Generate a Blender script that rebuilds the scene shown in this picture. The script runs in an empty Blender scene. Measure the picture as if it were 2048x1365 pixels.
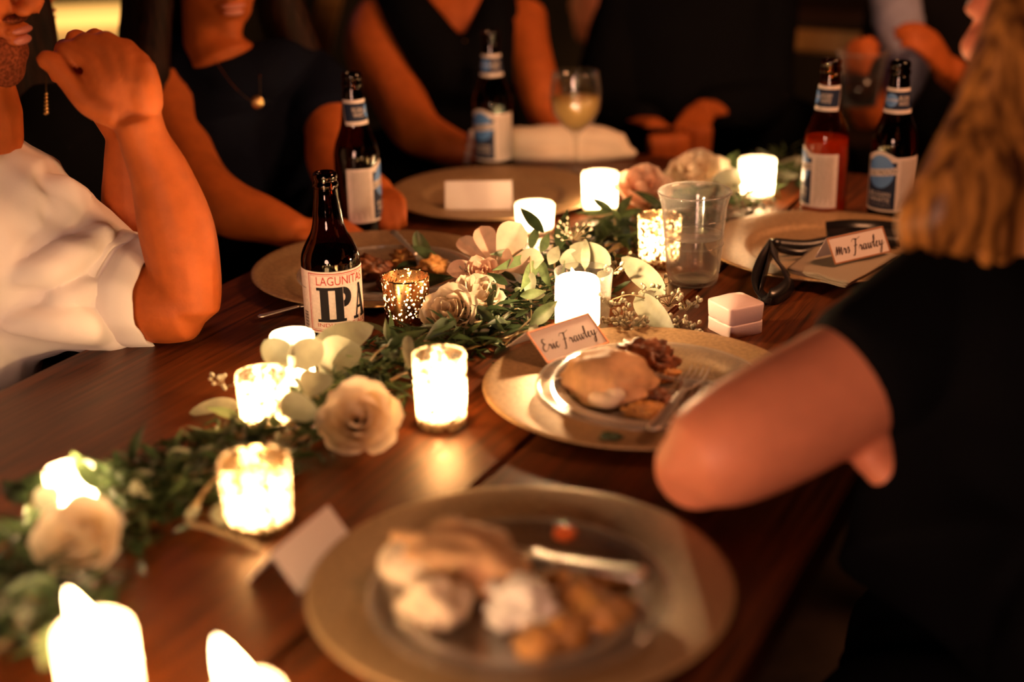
import bpy, bmesh, math, random
from mathutils import Vector, Matrix, Euler, noise
C = bpy.context.scene.collection
S = bpy.context.scene
PI = math.pi
rnd = random.Random(7)

# ---------------------------------------------------------------- camera, world, light, exposure
TZ = 0.75                      # table top height
CAMZ = TZ + 0.57
cam_d = bpy.data.cameras.new('camera'); cam = bpy.data.objects.new('camera', cam_d); C.objects.link(cam)
S.camera = cam
cam_d.sensor_width = 36; cam_d.lens = 2844 / 2048 * 36; cam_d.clip_start = 0.02
ROT = Euler((math.radians(90 - 20.7), 0, 0)).to_matrix() @ Euler((0, 0, math.radians(-1.3))).to_matrix()
cam.matrix_world = Matrix.Translation((0, 0, CAMZ)) @ ROT.to_4x4()
cam_d.dof.use_dof = True; cam_d.dof.focus_distance = 1.66; cam_d.dof.aperture_fstop = 1.75
S.view_settings.view_transform = 'Standard'; S.view_settings.look = 'None'
S.view_settings.gamma = 1.0; S.view_settings.exposure = 0.55; S.view_settings.use_curve_mapping = False
S.cycles.transparent_max_bounces = 24; S.cycles.max_bounces = 10; S.cycles.caustics_refractive = False
S.cycles.caustics_reflective = False; S.cycles.sample_clamp_indirect = 4.0
W = bpy.data.worlds.new('world'); S.world = W; W.use_nodes = True
W.node_tree.nodes['Background'].inputs[0].default_value = (0.9, 0.42, 0.3, 1)
W.node_tree.nodes['Background'].inputs[1].default_value = 0.004

AZ = math.radians(26.8)
def TW(al, ac, z=0.0):         # along / across the table, height over its top -> world
    return Vector((al*math.sin(AZ)+ac*math.cos(AZ), al*math.cos(AZ)-ac*math.sin(AZ), TZ+z))
def ray(x, y):
    return ROT @ Vector(((x-1024)/2844., -(y-682.5)/2844., -1.0))
def at(x, y, h=0.0):           # sight line meets the plane h above the table
    d = ray(x, y); return Vector((0, 0, CAMZ)) + d*((TZ+h-CAMZ)/d.z)
def atd(x, y, dep):
    return Vector((0, 0, CAMZ)) + ray(x, y)*dep

def area(name, loc, target, size, power, color, shape='DISK'):
    l = bpy.data.lights.new(name, 'AREA'); l.energy = power; l.color = color; l.size = size; l.shape = shape
    o = bpy.data.objects.new(name, l); C.objects.link(o); o.location = loc
    o.rotation_euler = (Vector(target)-Vector(loc)).to_track_quat('-Z', 'Y').to_euler(); return o
area('ceiling_lamp_light', TW(1.95, 0.25, 1.15), TW(2.0, -1.3, 0.1), 0.5, 14, (1, 0.42, 0.18))
area('front_fill_light', TW(-0.62, -0.25, 0.36), TW(1.2, -0.6, 0.1), 0.45, 10, (1, 0.50, 0.33))  # added fill from behind the camera, brightens the near arm and the shirt
area('window_dusk_light', TW(2.6, -2.9, 1.3), TW(1.2, -0.5, 0), 0.25, 0.35, (0.35, 0.5, 1))

# ---------------------------------------------------------------- materials
def nt(m): m.use_nodes = True; t = m.node_tree; return t, t.nodes, t.links
def mat(name, col, rough=0.6, metal=0.0, spec=0.5, sss=0.0, noise_s=None, noise_amt=0.15, bump=0.0, bump_s=None, coat=0.0, sheen=0.0, stretch=None, transl=0.0, col2=None):
    m = bpy.data.materials.new(name); t, N, L = nt(m); b = N['Principled BSDF']
    b.inputs['Base Color'].default_value = (*col, 1); b.inputs['Roughness'].default_value = rough
    b.inputs['Metallic'].default_value = metal; b.inputs['Specular IOR Level'].default_value = spec
    b.inputs['Coat Weight'].default_value = coat; b.inputs['Sheen Weight'].default_value = sheen
    if sss:
        b.inputs['Subsurface Weight'].default_value = sss; b.inputs['Subsurface Radius'].default_value = (0.02, 0.008, 0.004); b.inputs['Subsurface Scale'].default_value = 0.4
    tc = N.new('ShaderNodeTexCoord'); mp = N.new('ShaderNodeMapping'); L.new(tc.outputs['Object'], mp.inputs[0])
    if stretch: mp.inputs['Scale'].default_value = stretch
    if noise_s:
        n = N.new('ShaderNodeTexNoise'); n.inputs['Scale'].default_value = noise_s; n.inputs['Detail'].default_value = 5; L.new(mp.outputs[0], n.inputs['Vector'])
        r = N.new('ShaderNodeValToRGB'); L.new(n.outputs['Fac'], r.inputs[0])
        c2 = col2 or tuple(c*(1-2*noise_amt) for c in col)
        r.color_ramp.elements[0].position = 0.35; r.color_ramp.elements[0].color = (*c2, 1)
        r.color_ramp.elements[1].position = 0.65; r.color_ramp.elements[1].color = (*[min(1, c*(1+noise_amt*0.6)) for c in col], 1)
        L.new(r.outputs[0], b.inputs['Base Color'])
    if bump:
        n2 = N.new('ShaderNodeTexNoise'); n2.inputs['Scale'].default_value = bump_s or 60; n2.inputs['Detail'].default_value = 4; L.new(mp.outputs[0], n2.inputs['Vector'])
        bp = N.new('ShaderNodeBump'); bp.inputs['Strength'].default_value = bump; bp.inputs['Distance'].default_value = 0.002
        L.new(n2.outputs['Fac'], bp.inputs['Height']); L.new(bp.outputs[0], b.inputs['Normal'])
    if transl:
        tr = N.new('ShaderNodeBsdfTranslucent'); mx = N.new('ShaderNodeMixShader'); mx.inputs[0].default_value = transl
        if noise_s: L.new(r.outputs[0], tr.inputs[0])
        else: tr.inputs[0].default_value = (*col, 1)
        out = N['Material Output']; L.new(b.outputs[0], mx.inputs[1]); L.new(tr.outputs[0], mx.inputs[2]); L.new(mx.outputs[0], out.inputs[0])
    return m
def thin_glass(name, tint, rough=0.03, refl=1.0, bump=0.0, bump_s=30, edge_shine=0.0):
    m = bpy.data.materials.new(name); t, N, L = nt(m); N.remove(N['Principled BSDF']); out = N['Material Output']
    tr = N.new('ShaderNodeBsdfTransparent'); tr.inputs[0].default_value = (*tint, 1)
    gl = N.new('ShaderNodeBsdfGlossy'); gl.inputs['Roughness'].default_value = rough
    fr = N.new('ShaderNodeLayerWeight'); fr.inputs['Blend'].default_value = 0.5
    pw = N.new('ShaderNodeMath'); pw.operation = 'POWER'; pw.inputs[1].default_value = 3.5; L.new(fr.outputs['Facing'], pw.inputs[0])
    mu = N.new('ShaderNodeMath'); mu.operation = 'MULTIPLY_ADD'; mu.inputs[1].default_value = 0.5*refl; mu.inputs[2].default_value = 0.04*refl; mu.use_clamp = True
    mx = N.new('ShaderNodeMixShader'); L.new(pw.outputs[0], mu.inputs[0]); L.new(mu.outputs[0], mx.inputs[0])
    L.new(tr.outputs[0], mx.inputs[1]); L.new(gl.outputs[0], mx.inputs[2]); L.new(mx.outputs[0], out.inputs[0])
    if edge_shine:  # pale colour, strongest at the edges, stands in for bright reflections
        hz = N.new('ShaderNodeBsdfTranslucent'); hz.inputs[0].default_value = (0.9, 0.88, 0.85, 1); df = N.new('ShaderNodeBsdfDiffuse'); df.inputs[0].default_value = (0.9, 0.88, 0.85, 1)
        m3 = N.new('ShaderNodeMixShader'); L.new(hz.outputs[0], m3.inputs[1]); L.new(df.outputs[0], m3.inputs[2])
        ma = N.new('ShaderNodeMath'); ma.operation = 'MULTIPLY_ADD'; ma.inputs[1].default_value = edge_shine*4; ma.inputs[2].default_value = edge_shine*0.12; L.new(pw.outputs[0], ma.inputs[0]); ma.use_clamp = True
        m4 = N.new('ShaderNodeMixShader'); L.new(ma.outputs[0], m4.inputs[0]); L.new(mx.outputs[0], m4.inputs[1]); L.new(m3.outputs[0], m4.inputs[2]); L.new(m4.outputs[0], out.inputs[0])
    if bump:
        tc = N.new('ShaderNodeTexCoord'); n2 = N.new('ShaderNodeTexNoise'); n2.inputs['Scale'].default_value = bump_s; L.new(tc.outputs['Object'], n2.inputs['Vector'])
        bp = N.new('ShaderNodeBump'); bp.inputs['Strength'].default_value = bump; bp.inputs['Distance'].default_value = 0.003
        L.new(n2.outputs['Fac'], bp.inputs['Height']); L.new(bp.outputs[0], gl.inputs['Normal'])
    return m
def mercury(name, metal_col, lo, hi, scale, glow=0.6):
    # mirrored votive glass: metal flakes with clear specks between them through which the candle glows
    m = bpy.data.materials.new(name); t, N, L = nt(m); N.remove(N['Principled BSDF']); out = N['Material Output']
    tc = N.new('ShaderNodeTexCoord'); v = N.new('ShaderNodeTexVoronoi'); v.inputs['Scale'].default_value = scale; L.new(tc.outputs['Object'], v.inputs['Vector'])
    n = N.new('ShaderNodeTexNoise'); n.inputs['Scale'].default_value = scale*0.35; L.new(tc.outputs['Object'], n.inputs['Vector'])
    ad = N.new('ShaderNodeMath'); ad.operation = 'MULTIPLY_ADD'; ad.inputs[1].default_value = 0.5; L.new(n.outputs['Fac'], ad.inputs[0]); L.new(v.outputs['Distance'], ad.inputs[2])
    r = N.new('ShaderNodeMapRange'); r.inputs['From Min'].default_value = lo; r.inputs['From Max'].default_value = hi; L.new(ad.outputs[0], r.inputs[0])
    gl = N.new('ShaderNodeBsdfGlossy'); gl.inputs[0].default_value = (*metal_col, 1); gl.inputs['Roughness'].default_value = 0.22
    tl = N.new('ShaderNodeBsdfTranslucent'); tl.inputs[0].default_value = (1, 0.85, 0.65, 1)
    tp = N.new('ShaderNodeBsdfTransparent'); tp.inputs[0].default_value = (1, 0.9, 0.75, 1)
    m1 = N.new('ShaderNodeMixShader'); m1.inputs[0].default_value = glow; L.new(tp.outputs[0], m1.inputs[1]); L.new(tl.outputs[0], m1.inputs[2])
    m2 = N.new('ShaderNodeMixShader'); L.new(r.outputs[0], m2.inputs[0]); L.new(m1.outputs[0], m2.inputs[1]); L.new(gl.outputs[0], m2.inputs[2])
    L.new(m2.outputs[0], out.inputs[0]); return m
def wax(name, col, tr=0.6, clear=0.0):
    m = bpy.data.materials.new(name); t, N, L = nt(m); b = N['Principled BSDF']; out = N['Material Output']
    b.inputs['Base Color'].default_value = (*col, 1); b.inputs['Roughness'].default_value = 0.45
    tl = N.new('ShaderNodeBsdfTranslucent'); tl.inputs[0].default_value = (*col, 1); mx = N.new('ShaderNodeMixShader'); mx.inputs[0].default_value = tr
    L.new(b.outputs[0], mx.inputs[1]); L.new(tl.outputs[0], mx.inputs[2]); L.new(mx.outputs[0], out.inputs[0])
    if clear:
        tp = N.new('ShaderNodeBsdfTransparent'); m2 = N.new('ShaderNodeMixShader'); m2.inputs[0].default_value = clear
        L.new(mx.outputs[0], m2.inputs[1]); L.new(tp.outputs[0], m2.inputs[2]); L.new(m2.outputs[0], out.inputs[0])
    return m
def emit(name, col, s):
    m = bpy.data.materials.new(name); t, N, L = nt(m); b = N['Principled BSDF']
    b.inputs['Base Color'].default_value = (*col, 1); b.inputs['Emission Color'].default_value = (*col, 1); b.inputs['Emission Strength'].default_value = s; return m
def wood(name, c1, c2, rough=0.32):
    m = bpy.data.materials.new(name); t, N, L = nt(m); b = N['Principled BSDF']; b.inputs['Roughness'].default_value = rough; b.inputs['Specular IOR Level'].default_value = 0.4; b.inputs['Specular Tint'].default_value = (1, 0.72, 0.5, 1)
    tc = N.new('ShaderNodeTexCoord'); mp = N.new('ShaderNodeMapping'); mp.inputs['Scale'].default_value = (6, 120, 40); L.new(tc.outputs['Object'], mp.inputs[0])
    n = N.new('ShaderNodeTexNoise'); n.inputs['Scale'].default_value = 1.0; n.inputs['Detail'].default_value = 8; n.inputs['Roughness'].default_value = 0.65; n.inputs['Distortion'].default_value = 0.5
    L.new(mp.outputs[0], n.inputs['Vector'])
    r = N.new('ShaderNodeValToRGB'); r.color_ramp.elements[0].position = 0.32; r.color_ramp.elements[0].color = (*c2, 1); r.color_ramp.elements[1].position = 0.68; r.color_ramp.elements[1].color = (*c1, 1)
    L.new(n.outputs['Fac'], r.inputs[0]); L.new(r.outputs[0], b.inputs['Base Color'])
    bp = N.new('ShaderNodeBump'); bp.inputs['Strength'].default_value = 0.35; bp.inputs['Distance'].default_value = 0.0012; L.new(n.outputs['Fac'], bp.inputs['Height']); L.new(bp.outputs[0], b.inputs['Normal'])
    return m
M = dict(
 table=wood('dark_walnut_wood', (0.135, 0.032, 0.007), (0.010, 0.004, 0.002), 0.42),
 chairwood=wood('honey_chair_wood', (0.75, 0.45, 0.16), (0.5, 0.26, 0.08), 0.4),
 charger=mat('champagne_charger', (0.41, 0.26, 0.13), 0.5, 0.35, noise_s=220, noise_amt=0.12, bump=0.25, bump_s=260),
 plastic=thin_glass('clear_plastic', (0.95, 0.95, 0.95), 0.08, 1.8, edge_shine=0.16),
 glass=thin_glass('clear_glass', (0.95, 0.95, 0.93), 0.04, 1.8, edge_shine=0.05),
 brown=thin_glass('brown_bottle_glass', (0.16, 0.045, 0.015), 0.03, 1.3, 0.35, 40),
 brownlit=thin_glass('candlelit_brown_glass', (0.62, 0.31, 0.09), 0.03, 1.3, 0.35, 40),  # same brown glass with the candle's backlight put into its tint
 beer=mat('dark_beer', (0.02, 0.006, 0.003), 0.15),
 amber=mat('candlelit_amber_beer', (1.0, 0.42, 0.07), 0.2, transl=0.8),  # lit copy of the beer, candle glow painted into its colour
 water=thin_glass('water', (0.93, 0.90, 0.86), 0.04, 1.8, edge_shine=0.22),
 wine=mat('white_wine', (0.95, 0.72, 0.30), 0.1, transl=0.6),
 silver=mat('silvered_plastic', (0.75, 0.66, 0.60), 0.33, 0.9),
 paper=mat('white_card', (0.80, 0.70, 0.66), 0.8, transl=0.15),
 gilt=mat('bronze_card_edge', (0.45, 0.20, 0.10), 0.4, 0.5),
 ink=mat('black_ink', (0.04, 0.015, 0.012), 0.9, spec=0.1),
 redink=mat('red_ink', (0.40, 0.035, 0.03), 0.9, spec=0.1),
 label=mat('cream_label_paper', (0.72, 0.60, 0.54), 0.55, noise_s=300, noise_amt=0.06),
 black=mat('black_print', (0.008, 0.007, 0.009), 0.9, spec=0.1),
 navy=mat('navy_print', (0.012, 0.02, 0.05), 0.7, spec=0.2),
 blue=mat('blue_print', (0.08, 0.22, 0.55), 0.45),
 skin=mat('skin', (0.46, 0.108, 0.020), 0.58, spec=0.25, sss=0.12, noise_s=45, noise_amt=0.07, bump=0.15, bump_s=350),
 skin2=mat('skin_fair', (0.90, 0.32, 0.17), 0.5, sss=0.12, noise_s=30, noise_amt=0.05),
 beard=mat('short_beard', (0.20, 0.05, 0.02), 0.9, spec=0.05, noise_s=300, noise_amt=0.3, bump=0.3, bump_s=400),
 shirt=mat('cream_cotton', (0.90, 0.84, 0.80), 0.85, sheen=0.2, bump=0.1, bump_s=700),
 blackcloth=mat('black_cloth', (0.004, 0.004, 0.005), 0.9, spec=0.04),
 navycloth=mat('navy_cloth', (0.004, 0.005, 0.011), 0.9, spec=0.05),
 bluecloth=mat('pale_blue_shirt_cloth', (0.30, 0.30, 0.42), 0.85),
 trouser=mat('charcoal_trouser_cloth', (0.008, 0.007, 0.008), 0.9, spec=0.05),
 shoe=mat('black_leather', (0.01, 0.01, 0.01), 0.35),
 darkhair=mat('dark_brown_hair', (0.022, 0.008, 0.004), 0.6, spec=0.12, noise_s=1.0, noise_amt=0.4, stretch=(160, 160, 12), bump=0.6, bump_s=1.5),
 blondhair=mat('golden_brown_hair', (0.58, 0.25, 0.05), 0.42, noise_s=1.0, noise_amt=0.35, stretch=(90, 90, 8), bump=0.6, bump_s=1.5, col2=(0.07, 0.022, 0.007)),
 eye=mat('eye_white', (0.8, 0.75, 0.7), 0.2), iris=mat('eye_iris', (0.06, 0.03, 0.02), 0.2),
 lip=mat('lips', (0.55, 0.20, 0.15), 0.4),
 leafd=mat('dark_green_leaf', (0.045, 0.075, 0.03), 0.38, transl=0.25, noise_s=60, noise_amt=0.2),
 leafm=mat('mid_green_leaf', (0.13, 0.20, 0.085), 0.4, transl=0.35, noise_s=60, noise_amt=0.2),
 leafs=mat('silver_dollar_leaf', (0.38, 0.40, 0.29), 0.5, transl=0.35, noise_s=40, noise_amt=0.12),
 stem=mat('twig_stem', (0.30, 0.22, 0.12), 0.6),
 berry=mat('pale_seed', (0.55, 0.52, 0.38), 0.45, transl=0.2),
 petal=mat('cream_petal', (0.92, 0.80, 0.62), 0.55, transl=0.5, noise_s=50, noise_amt=0.06),
 petalp=mat('blush_petal', (0.90, 0.64, 0.48), 0.55, transl=0.4, noise_s=50, noise_amt=0.08),
 wax=wax('white_wax', (0.95, 0.86, 0.70)), waxsolid=mat('tealight_wax', (0.9, 0.8, 0.62), 0.4),
 flame=emit('flame', (1, 0.70, 0.34), 30),
 frost=wax('frosted_glass', (0.96, 0.90, 0.80), 0.75, 0.35),
 gold=mercury('gold_mercury_glass', (0.85, 0.45, 0.18), 0.56, 0.62, 270, 0.5),
 gold2=mercury('gold_crackle_glass', (0.85, 0.60, 0.32), 0.50, 0.95, 210, 0.6),
 silverg=mercury('silver_mercury_glass', (0.85, 0.80, 0.70), 0.66, 1.1, 170, 0.7),
 bread=mat('toasted_bread', (0.72, 0.42, 0.20), 0.7, noise_s=28, noise_amt=0.22, bump=0.5, bump_s=90, sss=0.1),
 crumb=mat('white_crumb', (0.85, 0.68, 0.48), 0.75, noise_s=60, noise_amt=0.15, bump=0.7, bump_s=120, sss=0.1),
 meat=mat('browned_meat', (0.26, 0.085, 0.03), 0.45, noise_s=70, noise_amt=0.4, bump=0.9, bump_s=110),
 potato=mat('roast_potato', (0.72, 0.34, 0.09), 0.5, noise_s=60, noise_amt=0.25, bump=0.6, bump_s=100),
 cream=mat('sour_cream', (0.85, 0.78, 0.68), 0.4, bump=0.3, bump_s=60),
 carrot=mat('orange_carrot', (0.85, 0.16, 0.02), 0.4), herb=mat('dark_herb', (0.03, 0.05, 0.015), 0.5),
 linen=mat('taupe_linen', (0.30, 0.235, 0.165), 0.85, bump=0.3, bump_s=400), whitecloth=mat('white_linen', (0.75, 0.62, 0.48), 0.85, bump=0.2, bump_s=300),
 ribbon=mat('black_satin', (0.010, 0.008, 0.009), 0.28),
 ringbox=mat('blush_leatherette', (0.80, 0.62, 0.60), 0.45, bump=0.12, bump_s=500),
 pearl=mat('pearl', (0.85, 0.75, 0.68), 0.2), goldm=mat('gold_metal', (0.9, 0.6, 0.25), 0.3, 1.0),
 floor=mat('dark_floor', (0.03, 0.018, 0.012), 0.5, noise_s=8, noise_amt=0.3), wall=mat('dark_plaster', (0.05, 0.028, 0.018), 0.9, noise_s=4, noise_amt=0.2),
 beige=mat('beige_plaster', (0.22, 0.135, 0.065), 0.9, noise_s=6, noise_amt=0.1), sill=mat('cream_paint', (0.85, 0.66, 0.36), 0.6),
 darkwood=wood('dark_shelf_wood', (0.07, 0.03, 0.02), (0.03, 0.012, 0.008), 0.5),
)

# ---------------------------------------------------------------- object helpers
def tag(o, label=None, cat=None, group=None, kind=None):
    if label: o['label'] = label
    if cat: o['category'] = cat
    if group: o['group'] = group
    if kind: o['kind'] = kind
    return o
def thing(name, label, cat, loc=(0, 0, 0), rz=0, group=None):
    o = bpy.data.objects.new(name, None); C.objects.link(o); o.location = loc; o.rotation_euler = (0, 0, rz); o.empty_display_size = 0.02
    return tag(o, label, cat, group)
def setm(me, m, smooth=True):
    me.materials.clear()
    for x in (m if isinstance(m, (list, tuple)) else [m]): me.materials.append(x)
    if smooth: me.polygons.foreach_set('use_smooth', [True]*len(me.polygons))
def obj(name, bm, m, parent=None, smooth=True, label=None, world=False):
    """link a bmesh as one object; world=True: its vertices are in world space and the parent is an Empty"""
    if isinstance(bm, bpy.types.Mesh): me = bm
    else:
        me = bpy.data.meshes.new(name); bm.normal_update(); bm.to_mesh(me); bm.free()
    if not me.materials: setm(me, m, smooth)
    o = bpy.data.objects.new(name, me); C.objects.link(o)
    if parent is not None:
        o.parent = parent
        if world:
            bpy.context.view_layer.update(); o.matrix_parent_inverse = parent.matrix_world.inverted()
    if label: o['label'] = label
    return o
def copy_tree(o, parent=None):
    c = o.copy(); C.objects.link(c); c.parent = parent
    for ch in list(o.children): copy_tree(ch, c)
    return c
def box(bm, c, s, rot=None, bevel=0):
    M4 = Matrix.Translation(c) @ (rot.to_4x4() if rot is not None else Matrix.Identity(4)) @ Matrix.Diagonal((*s, 1))
    r = bmesh.ops.create_cube(bm, size=1, matrix=M4)
    if bevel:
        es = list({e for v in r['verts'] for e in v.link_edges})
        bmesh.ops.bevel(bm, geom=es, offset=bevel, segments=2, affect='EDGES')
    return bm
def lathe(bm, prof, n=48, c=(0, 0, 0)):
    rings = []
    for r, z in prof:
        if r < 1e-6: rings.append([bm.verts.new((c[0], c[1], c[2]+z))])
        else: rings.append([bm.verts.new((c[0]+r*math.cos(2*PI*i/n), c[1]+r*math.sin(2*PI*i/n), c[2]+z)) for i in range(n)])
    for a, b in zip(rings, rings[1:]):
        for i in range(n):
            j = (i+1) % n
            if len(a) == 1 and len(b) == 1: continue
            if len(a) == 1: bm.faces.new((a[0], b[j], b[i]))
            elif len(b) == 1: bm.faces.new((a[i], a[j], b[0]))
            else: bm.faces.new((a[i], a[j], b[j], b[i]))
    bmesh.ops.recalc_face_normals(bm, faces=bm.faces[:])
    return bm
def catmull(pts, sub=6):
    """pts: list of tuples of floats; returns a smooth resampled list"""
    if len(pts) < 3:
        a, b = pts[0], pts[-1]
        return [tuple(x+(y-x)*i/sub for x, y in zip(a, b)) for i in range(sub+1)]
    P = [pts[0]]+list(pts)+[pts[-1]]; out = []
    for i in range(1, len(P)-2):
        for k in range(sub):
            t = k/sub
            out.append(tuple(0.5*((2*b)+(-a+c)*t+(2*a-5*b+4*c-d)*t*t+(-a+3*b-3*c+d)*t**3) for a, b, c, d in zip(P[i-1], P[i], P[i+1], P[i+2])))
    out.append(tuple(pts[-1])); return out
def tube(bm, pts, n=12, sub=6, side=None, flat=1.0, caps=True):
    """pts: (Vector, radius) along a smooth path; side+flat squash the section across 'side'"""
    q = catmull([(*p[0], p[1]) for p in pts], sub)
    ring0 = None; up = Vector(side) if side is not None else None; rings = []
    for i, a in enumerate(q):
        p = Vector(a[:3]); r = max(a[3], 1e-4)
        t = (Vector(q[min(i+1, len(q)-1)][:3])-Vector(q[max(i-1, 0)][:3]))
        if t.length < 1e-9: t = Vector((0, 0, 1))
        t.normalize()
        if up is None: up = t.orthogonal()
        u = (up - t*up.dot(t))
        if u.length < 1e-6: u = t.orthogonal()
        u.normalize(); v = t.cross(u)
        if side is None: up = u
        rings.append([bm.verts.new(p+u*(r*math.cos(2*PI*k/n)*flat)+v*(r*math.sin(2*PI*k/n))) for k in range(n)])
        if i == 0 and caps: c0 = bm.verts.new(p-t*r*0.8*min(flat, 1))
        last = (p, t, r)
    for a, b in zip(rings, rings[1:]):
        for k in range(n): bm.faces.new((a[k], a[(k+1) % n], b[(k+1) % n], b[k]))
    if caps:
        c1 = bm.verts.new(last[0]+last[1]*last[2]*0.8*min(flat, 1))
        for k in range(n):
            bm.faces.new((c0, rings[0][(k+1) % n], rings[0][k])); bm.faces.new((c1, rings[-1][k], rings[-1][(k+1) % n]))
    return bm
def ell(bm, c, r, rot=None, sub=3):
    M4 = Matrix.Translation(c) @ (rot.to_4x4() if rot is not None else Matrix.Identity(4)) @ Matrix.Diagonal((*r, 1))
    bmesh.ops.create_icosphere(bm, subdivisions=sub, radius=1, matrix=M4); return bm
def remesh(bm, voxel, smooth=4, dec=None):
    me = bpy.data.meshes.new('tmp'); bm.to_mesh(me); bm.free()
    o = bpy.data.objects.new('tmp', me); C.objects.link(o)
    r = o.modifiers.new('r', 'REMESH'); r.mode = 'VOXEL'; r.voxel_size = voxel
    s = o.modifiers.new('s', 'SMOOTH'); s.factor = 0.5; s.iterations = smooth
    if dec: d = o.modifiers.new('d', 'DECIMATE'); d.ratio = dec
    dg = bpy.context.evaluated_depsgraph_get(); m2 = bpy.data.meshes.new_from_object(o.evaluated_get(dg))
    bpy.data.objects.remove(o); bpy.data.meshes.remove(me); m2.materials.clear(); return m2
def wrinkle(me, amp, scale, seed=0, aniso=(1, 1, 1)):
    ns = [v.normal.copy() for v in me.vertices]
    for v, n in zip(me.vertices, ns):
        q = Vector((v.co.x*aniso[0], v.co.y*aniso[1], v.co.z*aniso[2]))*scale+Vector((seed, seed*2.1, 0))
        d = noise.noise(q); d = (1-abs(d)*2.2)
        d2 = noise.noise(q*0.45+Vector((9, 3, 1)))
        v.co += n*(amp*(d*0.6*max(0, 0.5+d2)+d2*0.8))
    me.update(); return me

# ---------------------------------------------------------------- setting: room
def struct(name, bm, m): o = obj(name, bm, m, smooth=False); o['kind'] = 'structure'; return o
def tbox(bm, a0, a1, c0, c1, z0, z1, bevel=0):
    c = TW((a0+a1)/2, (c0+c1)/2, (z0+z1)/2)
    return box(bm, c, (a1-a0, c1-c0, z1-z0), Matrix.Rotation(PI/2-AZ, 3, 'Z'), bevel)
struct('floor', tbox(bmesh.new(), -1.5, 6.2, -4.2, 2.8, -0.80, -0.75), M['floor'])
struct('wall_left', tbox(bmesh.new(), -1.5, 6.2, -4.3, -4.2, -0.75, 2.2), M['wall'])
struct('wall_back', tbox(bmesh.new(), 6.2, 6.3, -4.3, 2.8, -0.75, 2.2), M['wall'])

# ---------------------------------------------------------------- table
A0, A1, E0, E1, SEAM = -0.35, 2.25, -1.115, -0.245, -0.548
tb = thing('dining_table', 'dark stained wooden dining table running diagonally under the candles and garland', 'table', TW((A0+A1)/2, (E0+E1)/2, -TZ), PI/2-AZ)
L = A1-A0; c_mid = (E0+E1)/2
def local(a, c): return (a-(A0+A1)/2, c-c_mid)
for (c0, c1) in ((E0, -0.83), (-0.829, SEAM-0.002), (SEAM+0.002, E1)):
    b = bmesh.new(); y0, y1 = c0-c_mid, c1-c_mid
    box(b, (0, -(y0+y1)/2*-1, TZ-0.02), (L, y1-y0, 0.04), None, 0.0015 if (c0 != SEAM+0.002 and c1 != SEAM-0.002) else 0.003)
    # the empty is turned so that its x runs along the table; across is mirrored
    for v in b.verts: v.co.y *= -1
    bmesh.ops.recalc_face_normals(b, faces=b.faces[:])
    obj('plank', b, M['table'], tb, smooth=False)
b = bmesh.new(); box(b, (0, 0, TZ-0.085), (L-0.16, 0.03, 0.09))
for s in (-1, 1): box(b, (0, s*0.37, TZ-0.085), (L-0.16, 0.025, 0.09)); box(b, (s*(L/2-0.09), 0, TZ-0.085), (0.025, 0.74, 0.09))
obj('apron', b, M['table'], tb, smooth=False)
for sx in (-1, 1):
    for sy in (-1, 1): obj('leg', box(bmesh.new(), (sx*(L/2-0.1), sy*0.37, (TZ-0.04)/2), (0.07, 0.07, TZ-0.04), None, 0.004), M['table'], tb, smooth=False)

# ---------------------------------------------------------------- candles
CUPS = []   # (pos, radius) so the greenery keeps clear of them
def candle_light(parent, z, power, rad=0.012, col=(1, 0.61, 0.29)):
    l = bpy.data.lights.new('candle_flame_light', 'POINT'); l.energy = power; l.color = col; l.shadow_soft_size = rad
    o = bpy.data.objects.new('candle_flame_light', l); C.objects.link(o); o.parent = parent; o.location = (0, 0, z)
def flame(parent, z, s=1.0, lean=0.0):
    b = bmesh.new(); lathe(b, [(0, 0), (0.0028*s, 0.002*s), (0.0042*s, 0.006*s), (0.0035*s, 0.011*s), (0.0015*s, 0.017*s), (0, 0.020*s)], 12)
    for v in b.verts: v.co.x += -lean*v.co.z
    o = obj('flame', b, M['flame'], parent); o.location = (0, 0, z)
    return o
def votive(px, py, dia, h, m, label, power, h0=0.0, wax_h=0.35, taper=0.92, fl=1.0, group='candles along the garland', pos=None):
    p = pos or at(px, py, h0); R = dia/2
    t = thing('votive_candle', label, 'candle', p, rnd.uniform(0, 6), group); CUPS.append((p, R))
    r0 = R*taper
    prof = [(0, 0), (r0*0.85, 0), (r0*0.97, 0.002), (r0, 0.006), (R, h-0.002), (R-0.0008, h), (R-0.002, h-0.001), (r0-0.0022, 0.008), (r0*0.8, 0.005), (0, 0.005)]
    obj('glass_cup', lathe(bmesh.new(), prof, 56), m, t)
    rw = r0-0.006; zw = h*0.26
    w = bmesh.new(); lathe(w, [(0, 0.0052), (rw*0.95, 0.0052), (rw, 0.008), (rw*1.0, zw), (rw*0.9, zw-0.001), (0, zw-0.003)], 32)
    obj('wax', w, M['wax'], t)
    wk = bmesh.new(); tube(wk, [(Vector((0, 0, zw-0.004)), 0.0007), (Vector((0.0004, 0, zw+0.005)), 0.0006)], 6, 2); obj('wick', wk, M['black'], t)
    flame(t, zw+0.004, fl)
    candle_light(t, h*0.5, power, 0.009)
    return t
GP = 5.5
votive(815, 645, 0.056, 0.058, M['gold'], 'speckled gold votive glass glowing between the beer bottle and the roses', GP*0.9)
votive(884, 848, 0.052, 0.074, M['silverg'], 'tall silver crackled votive glass left of the bread plate, shining brightly', GP*1.5, taper=0.95)
votive(520, 1052, 0.060, 0.062, M['gold2'], 'short gold votive glass at the lower left beside the tent card', GP*1.2, wax_h=0.5)
votive(533, 852, 0.052, 0.056, M['silverg'], 'white-hot votive glass left of the big blurred cream rose', GP*1.3)
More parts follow.
